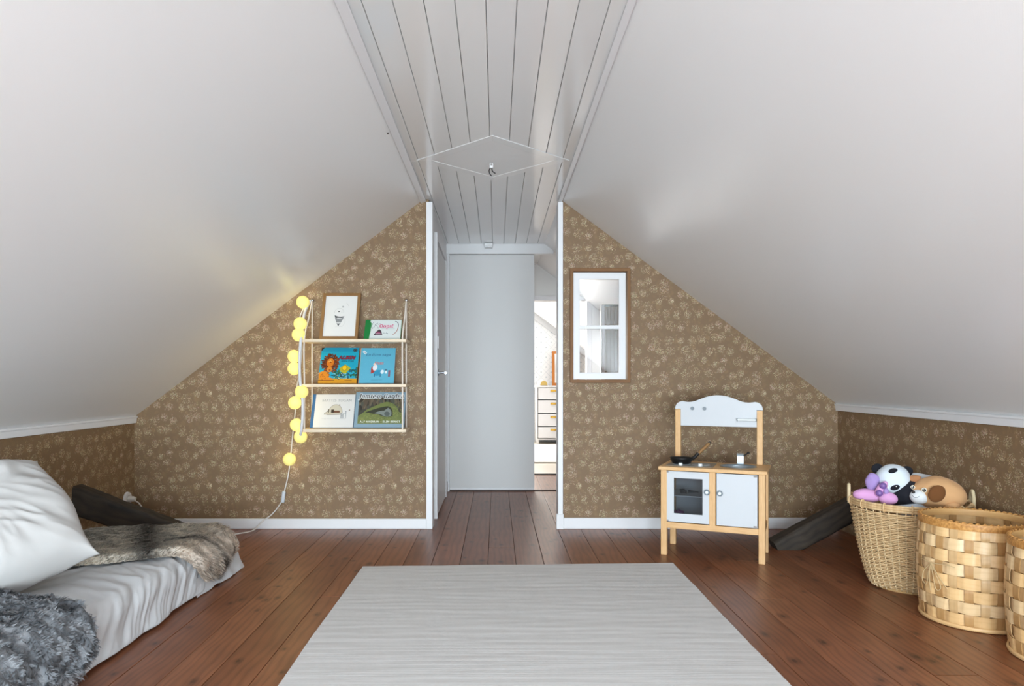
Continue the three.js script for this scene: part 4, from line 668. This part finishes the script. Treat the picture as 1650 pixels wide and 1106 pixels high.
// ---------------------------------------------------------------- plush toys in the wicker basket
const plush = (c, s = 0.5) => new THREE.MeshPhysicalMaterial({ color: c, roughness: 0.95, sheen: s, sheenRoughness: 0.6, sheenColor: new THREE.Color(c).lerp(new THREE.Color(1, 1, 1), 0.4) });
function fuzzy(g, amp, f) { const p = g.attributes.position, n = g.attributes.normal; for (let i = 0; i < p.count; i++) { const d = amp * nz(p.getX(i) * f, p.getY(i) * f, p.getZ(i) * f); p.setXYZ(i, p.getX(i) + n.getX(i) * d, p.getY(i) + n.getY(i) * d, p.getZ(i) + n.getZ(i) * d); } g.computeVertexNormals(); return g; }
const face = Math.atan2(-1.95, 3.42);   // turned towards the room
const inBasket = (lx, y, lz) => [1.985 + Math.cos(face) * lx + Math.sin(face) * lz, y, -3.46 - Math.sin(face) * lx + Math.cos(face) * lz];
{
  const navy = plush(0x15161f, 0.2), white = plush(0xd9e2ea), o = thing('plush_panda', 'panda plush toy with tilted white head in the wicker basket', 'plush toy', inBasket(-0.055, 0.515, 0.035), face);
  o.rotation.z = 0.0;
  part(o, 'body', fuzzy(ell(0.092, 0.085, 0.09, 0.055, -0.062, -0.03, 36), 0.004, 25), navy);
  part(o, 'belly', fuzzy(ell(0.075, 0.05, 0.06, 0.075, -0.125, -0.01, 30), 0.003, 25), white);
  const h = part(o, 'head', fuzzy(ell(0.077, 0.074, 0.07, 0, 0, 0, 44), 0.002, 30), white); h.rotation.set(-0.1, 0.0, 0.5);
  const on = (lx, ly, k = 1) => { const z = 0.07 * Math.sqrt(Math.max(0.02, 1 - (lx / 0.077) ** 2 - (ly / 0.074) ** 2)) * k; return [lx, ly, z]; };
  const stick = (name, g, m, lx, ly, k) => { const q = part(h, name, g, m, ...on(lx, ly, k)); q.lookAt(new THREE.Vector3()); const d = V(...on(lx, ly)).normalize(); q.quaternion.setFromUnitVectors(V(0, 0, 1), d); return q; };
  stick('eye_patch', ell(0.021, 0.013, 0.006, 0, 0, 0, 24), navy, 0.022, 0.038, 0.985);
  const e2 = stick('eye_patch', ell(0.021, 0.014, 0.006, 0, 0, 0, 24), navy, -0.008, -0.036, 0.985);
  stick('eye', ell(0.006, 0.006, 0.004, 0, 0, 0, 16), std(0x090909, 0.1), -0.004, -0.036, 1.08); stick('eye_glint', ell(0.002, 0.002, 0.0016, 0, 0, 0, 10), std(0xf4f4f4, 0.3), -0.001, -0.0335, 1.13);
  stick('muzzle', ell(0.022, 0.024, 0.012, 0, 0, 0, 24), white, -0.045, -0.018, 0.98); stick('nose', ell(0.007, 0.006, 0.005, 0, 0, 0, 16), navy, -0.05, -0.03, 1.14);
  part(h, 'ear', fuzzy(ell(0.026, 0.025, 0.014, -0.035, 0.075, -0.02, 24), 0.002, 40), navy); part(h, 'ear', fuzzy(ell(0.026, 0.025, 0.014, 0.072, 0.01, -0.025, 24), 0.002, 40), navy);
}
{
  const tan = plush(0xd2a272), brown = plush(0x6e4420, 0.3), pale = plush(0xe2e4e6), o = thing('plush_dog', 'tan dog plush toy with brown ears lying at the right in the wicker basket', 'plush toy', inBasket(0.128, 0.47, 0.045), face);
  part(o, 'body', (() => { const g = ell(0.118, 0.077, 0.085, 0, 0, 0, 52), p = g.attributes.position; for (let i = 0; i < p.count; i++) { const x = p.getX(i) / 0.118, k = 1 - 0.18 * Math.max(0, -x) ** 2; p.setXYZ(i, p.getX(i), p.getY(i) * k - 0.035 * x * 0.4 - 0.018 * Math.max(0, -x), p.getZ(i) * k); } g.computeVertexNormals(); return fuzzy(g, 0.0025, 35); })(), tan);
  part(o, 'muzzle', ell(0.040, 0.034, 0.036, -0.074, -0.02, 0.052, 30).rotateY(0), pale);
  part(o, 'nose', ell(0.0075, 0.006, 0.006, -0.098, 0.003, 0.076, 18), std(0x15110f, 0.25));
  part(o, 'mouth', tube([V(-0.103, -0.012, 0.0775), V(-0.094, -0.02, 0.083), V(-0.082, -0.0185, 0.087), V(-0.074, -0.012, 0.086)], 0.0013, 24, 6), std(0x59606c, 0.7));
  for (const [x, y, z, s] of [[-0.055, 0.016, 0.078, 1], [-0.1, 0.022, 0.045, 0.8]]) { part(o, 'eye_white', ell(0.012 * s, 0.012 * s, 0.006, x, y, z, 20), std(0xefe6d2, 0.4)); part(o, 'eye', ell(0.008 * s, 0.008 * s, 0.005, x, y, z + 0.004, 18), std(0x120c08, 0.12)); part(o, 'eye_glint', ell(0.002, 0.002, 0.001, x - 0.002, y + 0.003, z + 0.009, 8), std(0xffffff, 0.3)); }
  const e = part(o, 'ear', fuzzy(ell(0.034, 0.042, 0.012, 0, 0, 0, 28), 0.003, 35), brown, -0.004, 0.005, 0.092); e.rotation.set(-0.1, 0.25, -0.55);
  const e2 = part(o, 'ear', fuzzy(ell(0.036, 0.018, 0.014, 0, 0, 0, 24), 0.002, 35), plush(0xa8744e, 0.4), -0.1, 0.055, 0.0); e2.rotation.z = 0.35;
  part(o, 'paw', fuzzy(ell(0.035, 0.03, 0.03, 0.06, -0.06, 0.06, 24), 0.002, 35), tan);
}
{
  const pink = plush(0xd9a0cf), lilac = plush(0xa58cc4), eyeM = std(0x7a5a9a, 0.12), o = thing('plush_butterfly', 'pink and lilac plush toy with shiny purple eyes beside the panda', 'plush toy', inBasket(-0.14, 0.45, 0.075), face);
  part(o, 'wing', fuzzy(ell(0.066, 0.032, 0.035, -0.02, -0.012, 0.02, 30), 0.004, 22), pink);
  part(o, 'wing', fuzzy(ell(0.042, 0.03, 0.03, 0.065, -0.015, 0.045, 28), 0.003, 22), pink);
  part(o, 'upper_wing', fuzzy(ell(0.033, 0.044, 0.024, 0.0, 0.052, 0.0, 28), 0.004, 30), lilac);
  const b = part(o, 'head', fuzzy(ell(0.02, 0.045, 0.024, 0, 0, 0, 28), 0.001, 30), pink, 0.036, 0.026, 0.04); b.rotation.z = -0.55;
  part(o, 'eye', ell(0.016, 0.016, 0.014, 0.045, 0.045, 0.058, 24), eyeM); part(o, 'eye', ell(0.016, 0.016, 0.014, 0.03, 0.01, 0.068, 24), eyeM); part(o, 'nose', ell(0.012, 0.015, 0.012, 0.058, 0.02, 0.058, 18), lilac);
}
{
  const o = thing('white_cloth', 'white cloth stuffed behind the plush toys in the wicker basket', 'cloth', inBasket(0.06, 0.44, -0.07), face);
  part(o, 'folded_cloth', fuzzy(ell(0.115, 0.105, 0.05, 0.0, 0, 0, 40), 0.016, 14).rotateZ(-0.35), std(0xd6d8da, 0.9));
}

// ---------------------------------------------------------------- small things on the ceiling
{
  const o = thing('lamp_wire', 'short black lamp wires hanging from the middle of the ceiling panel', 'wire', [-0.028, CY - 0.012, -3.93]);
  part(o, 'hook', new THREE.TorusGeometry(0.008, 0.0025, 8, 20).translate(0, -0.012, 0), M.trim);
  part(o, 'connector', rbox(0.02, 0.014, 0.014, 0, -0.026, 0, 0.003), M.trim);
  part(o, 'wire', tube([V(-0.003, -0.03, 0), V(-0.012, -0.045, 0.004), V(-0.009, -0.065, 0.004), V(0.003, -0.078, 0.002)], 0.003, 24, 8), M.black);
  part(o, 'wire', tube([V(0.003, -0.03, 0), V(0.004, -0.045, -0.003), V(0.012, -0.056, 0), V(0.022, -0.062, 0.002)], 0.003, 24, 8), M.black);
  part(o, 'wire', tube([V(0, -0.0, 0), V(-0.006, 0.0, -0.03), V(-0.008, -0.002, -0.06)], 0.002, 12, 6), std(0xbdbdbd, 0.6));
  const d = thing('smoke_alarm', 'small white box alarm on the ceiling above the closed passage door', 'alarm', [-0.07, CY - 0.002, ZE + 0.1]);
  part(d, 'housing', rbox(0.076, 0.03, 0.05, 0, -0.015, 0, 0.008, 3), std(0xf0f0f0, 0.35)); part(d, 'base_plate', rbox(0.07, 0.014, 0.046, 0, -0.036, 0, 0.006), M.white);
  const s = thing('screw', 'tiny dark screw in the left sloped ceiling beside the board ceiling', 'screw', [-0.522, 2.183, -3.427]);
  part(s, 'screw_head', ell(0.0055, 0.0045, 0.0055, 0, 0, 0, 12), std(0x55504c, 0.4)); part(s, 'screw_shank', cyl(0.002, 0.002, 0.02, 0, 0, 0, 10).rotateZ(-0.6).translate(-0.006, 0.008, 0), M.steel);
}

// ---------------------------------------------------------------- the bedroom and the hall beyond
{
  const o = thing('dresser', 'white chest of drawers with brass cup handles in the far bedroom', 'dresser', [1.13, 0, -11.27]);
  part(o, 'carcass', mergeGeometries([rbox(0.02, 0.84, 0.4, -0.5, 0.46, 0), rbox(0.02, 0.84, 0.4, 0.5, 0.46, 0), rbox(1.0, 0.02, 0.4, 0, 0.075, 0), rbox(1.0, 0.8, 0.01, 0, 0.46, -0.19), rbox(0.02, 0.8, 0.38, 0, 0.46, 0)]), M.trim);
  part(o, 'top', rbox(1.06, 0.025, 0.44, 0, 0.892, 0, 0.005), M.trim);
  for (const x of [-0.49, 0.49]) for (const z of [-0.17, 0.17]) part(o, 'leg', rbox(0.04, 0.07, 0.04, x, 0.035, z, 0.004), M.trim);
  const ys = [[0.69, 0.875], [0.48, 0.682], [0.275, 0.472], [0.09, 0.267]];
  for (const s of [-1, 1]) for (const [a, b] of ys) {
    const d = part(o, 'drawer', rbox(0.475, b - a - 0.006, 0.02, s * 0.245, (a + b) / 2, 0.198, 0.004), M.trim);
    part(d, 'handle', (() => { const g = new THREE.SphereGeometry(1, 24, 12, 0, Math.PI * 2, 0, Math.PI / 2).scale(0.046, 0.028, 0.026); return mergeGeometries([g, box(0.1, 0.03, 0.003, 0, 0.014, 0)]); })(), M.brass, s * 0.245, (a + b) / 2 + (b - a) * 0.16, 0.212);
  }
  const m = thing('wall_mirror', 'mirror in an orange wooden frame standing on the white dresser', 'mirror', [1.105, 0.905, -11.38]);
  const om = std(0xb9702a, 0.45); m.rotation.x = -0.06;
  part(m, 'mirror_frame', frame(0.435, 0.55, 0.042, 0.03, 0, 0.275, 0), om);
  part(m, 'mirror_glass', box(0.36, 0.48, 0.006, 0, 0.275, 0.0), std(0xf2f2f2, 0.03, { metalness: 1 }));
  const k = thing('table_clock', 'small white box clock with a yellow dial on the dresser', 'clock', [0.72, 0.9055, -11.2]);
  part(k, 'clock_case', (() => { const s = new THREE.Shape(); s.moveTo(-0.08, 0); s.lineTo(0.075, 0); s.lineTo(0.075, 0.03); s.quadraticCurveTo(0.06, 0.085, 0, 0.085); s.quadraticCurveTo(-0.07, 0.08, -0.08, 0.0); return new THREE.ExtrudeGeometry(s, { depth: 0.06, bevelEnabled: true, bevelSize: 0.004, bevelThickness: 0.004, bevelSegments: 2 }); })(), M.trim);
  part(k, 'dial', (() => { const s = new THREE.Shape(); s.moveTo(-0.035, 0.008); s.lineTo(0.072, 0.008); s.quadraticCurveTo(0.065, 0.075, 0.02, 0.075); s.quadraticCurveTo(-0.02, 0.075, -0.035, 0.008); return new THREE.ExtrudeGeometry(s, { depth: 0.012, bevelEnabled: true, bevelSize: 0.002, bevelThickness: 0.002, bevelSegments: 2 }).translate(0, 0, 0.062); })(), std(0xc9ab5e, 0.4));
  const r = thing('bedroom_rug', 'plain white rug on the pale floor of the far bedroom', 'rug', [0.5, 0.001, -9.68]);
  part(r, 'pile', rbox(2.2, 0.014, 2.3, 0, 0.008, 0, 0.006), std(0xeceef2, 0.95)); part(r, 'border', mergeGeometries([rbox(2.2, 0.012, 0.02, 0, 0.007, 1.155, 0.003), rbox(2.2, 0.012, 0.02, 0, 0.007, -1.155, 0.003)]), std(0xb8b3aa, 0.9));
  // curtain and post in the hall
  const c = thing('curtain', 'taupe gathered curtain hanging in the hall seen through the interior window', 'curtain', [0, 0, -6.5]);
  const pos = [], idx = [], nx = 160, ny = 24, x0 = 0.985, x1 = 1.36, top = (x) => 1.665 - Math.max(0, (1 + 0.665 - (2.50 - mR * x)));
  for (let j = 0; j <= ny; j++) for (let i = 0; i <= nx; i++) { const u = i / nx, x = x0 + (x1 - x0) * u, v = j / ny, yt = Math.min(1.665, 2.528 - mR * x - 0.02), y = 0.03 + (yt - 0.03) * v; pos.push(x + 0.008 * Math.sin(u * 34 * 2), y, (0.028 * (0.75 + 0.25 * Math.sin(v * 3))) * Math.sin(u * 34 * (1 + 0.04 * Math.sin(v * 2)) * 2 + 0.6 * nz(u * 5, v * 2))); }
  for (let j = 0; j < ny; j++) for (let i = 0; i < nx; i++) { const a = j * (nx + 1) + i; idx.push(a, a + 1, a + nx + 1, a + 1, a + nx + 2, a + nx + 1); }
  const g = new THREE.BufferGeometry(); g.setAttribute('position', new THREE.Float32BufferAttribute(pos, 3)); g.setIndex(idx); g.computeVertexNormals();
  part(c, 'fabric', g, new THREE.MeshPhysicalMaterial({ color: 0x97866f, roughness: 0.95, transmission: 0.08, thickness: 0, side: THREE.DoubleSide }));
  part(c, 'curtain_rod', cyl(0.01, 0.01, 0.4, 0, 0, 0, 14).rotateZ(Math.PI / 2).translate(1.16, 1.675, 0), std(0x4a423a, 0.5));
  struct('trim_14', rbox(0.03, 1.68, 0.05, 0.965, 0.84, -6.5, 0.004), M.trim);
}
scene.traverse((q) => { if (q.isRectAreaLight) q.castShadow = false; });
renderer.render(scene, camera);
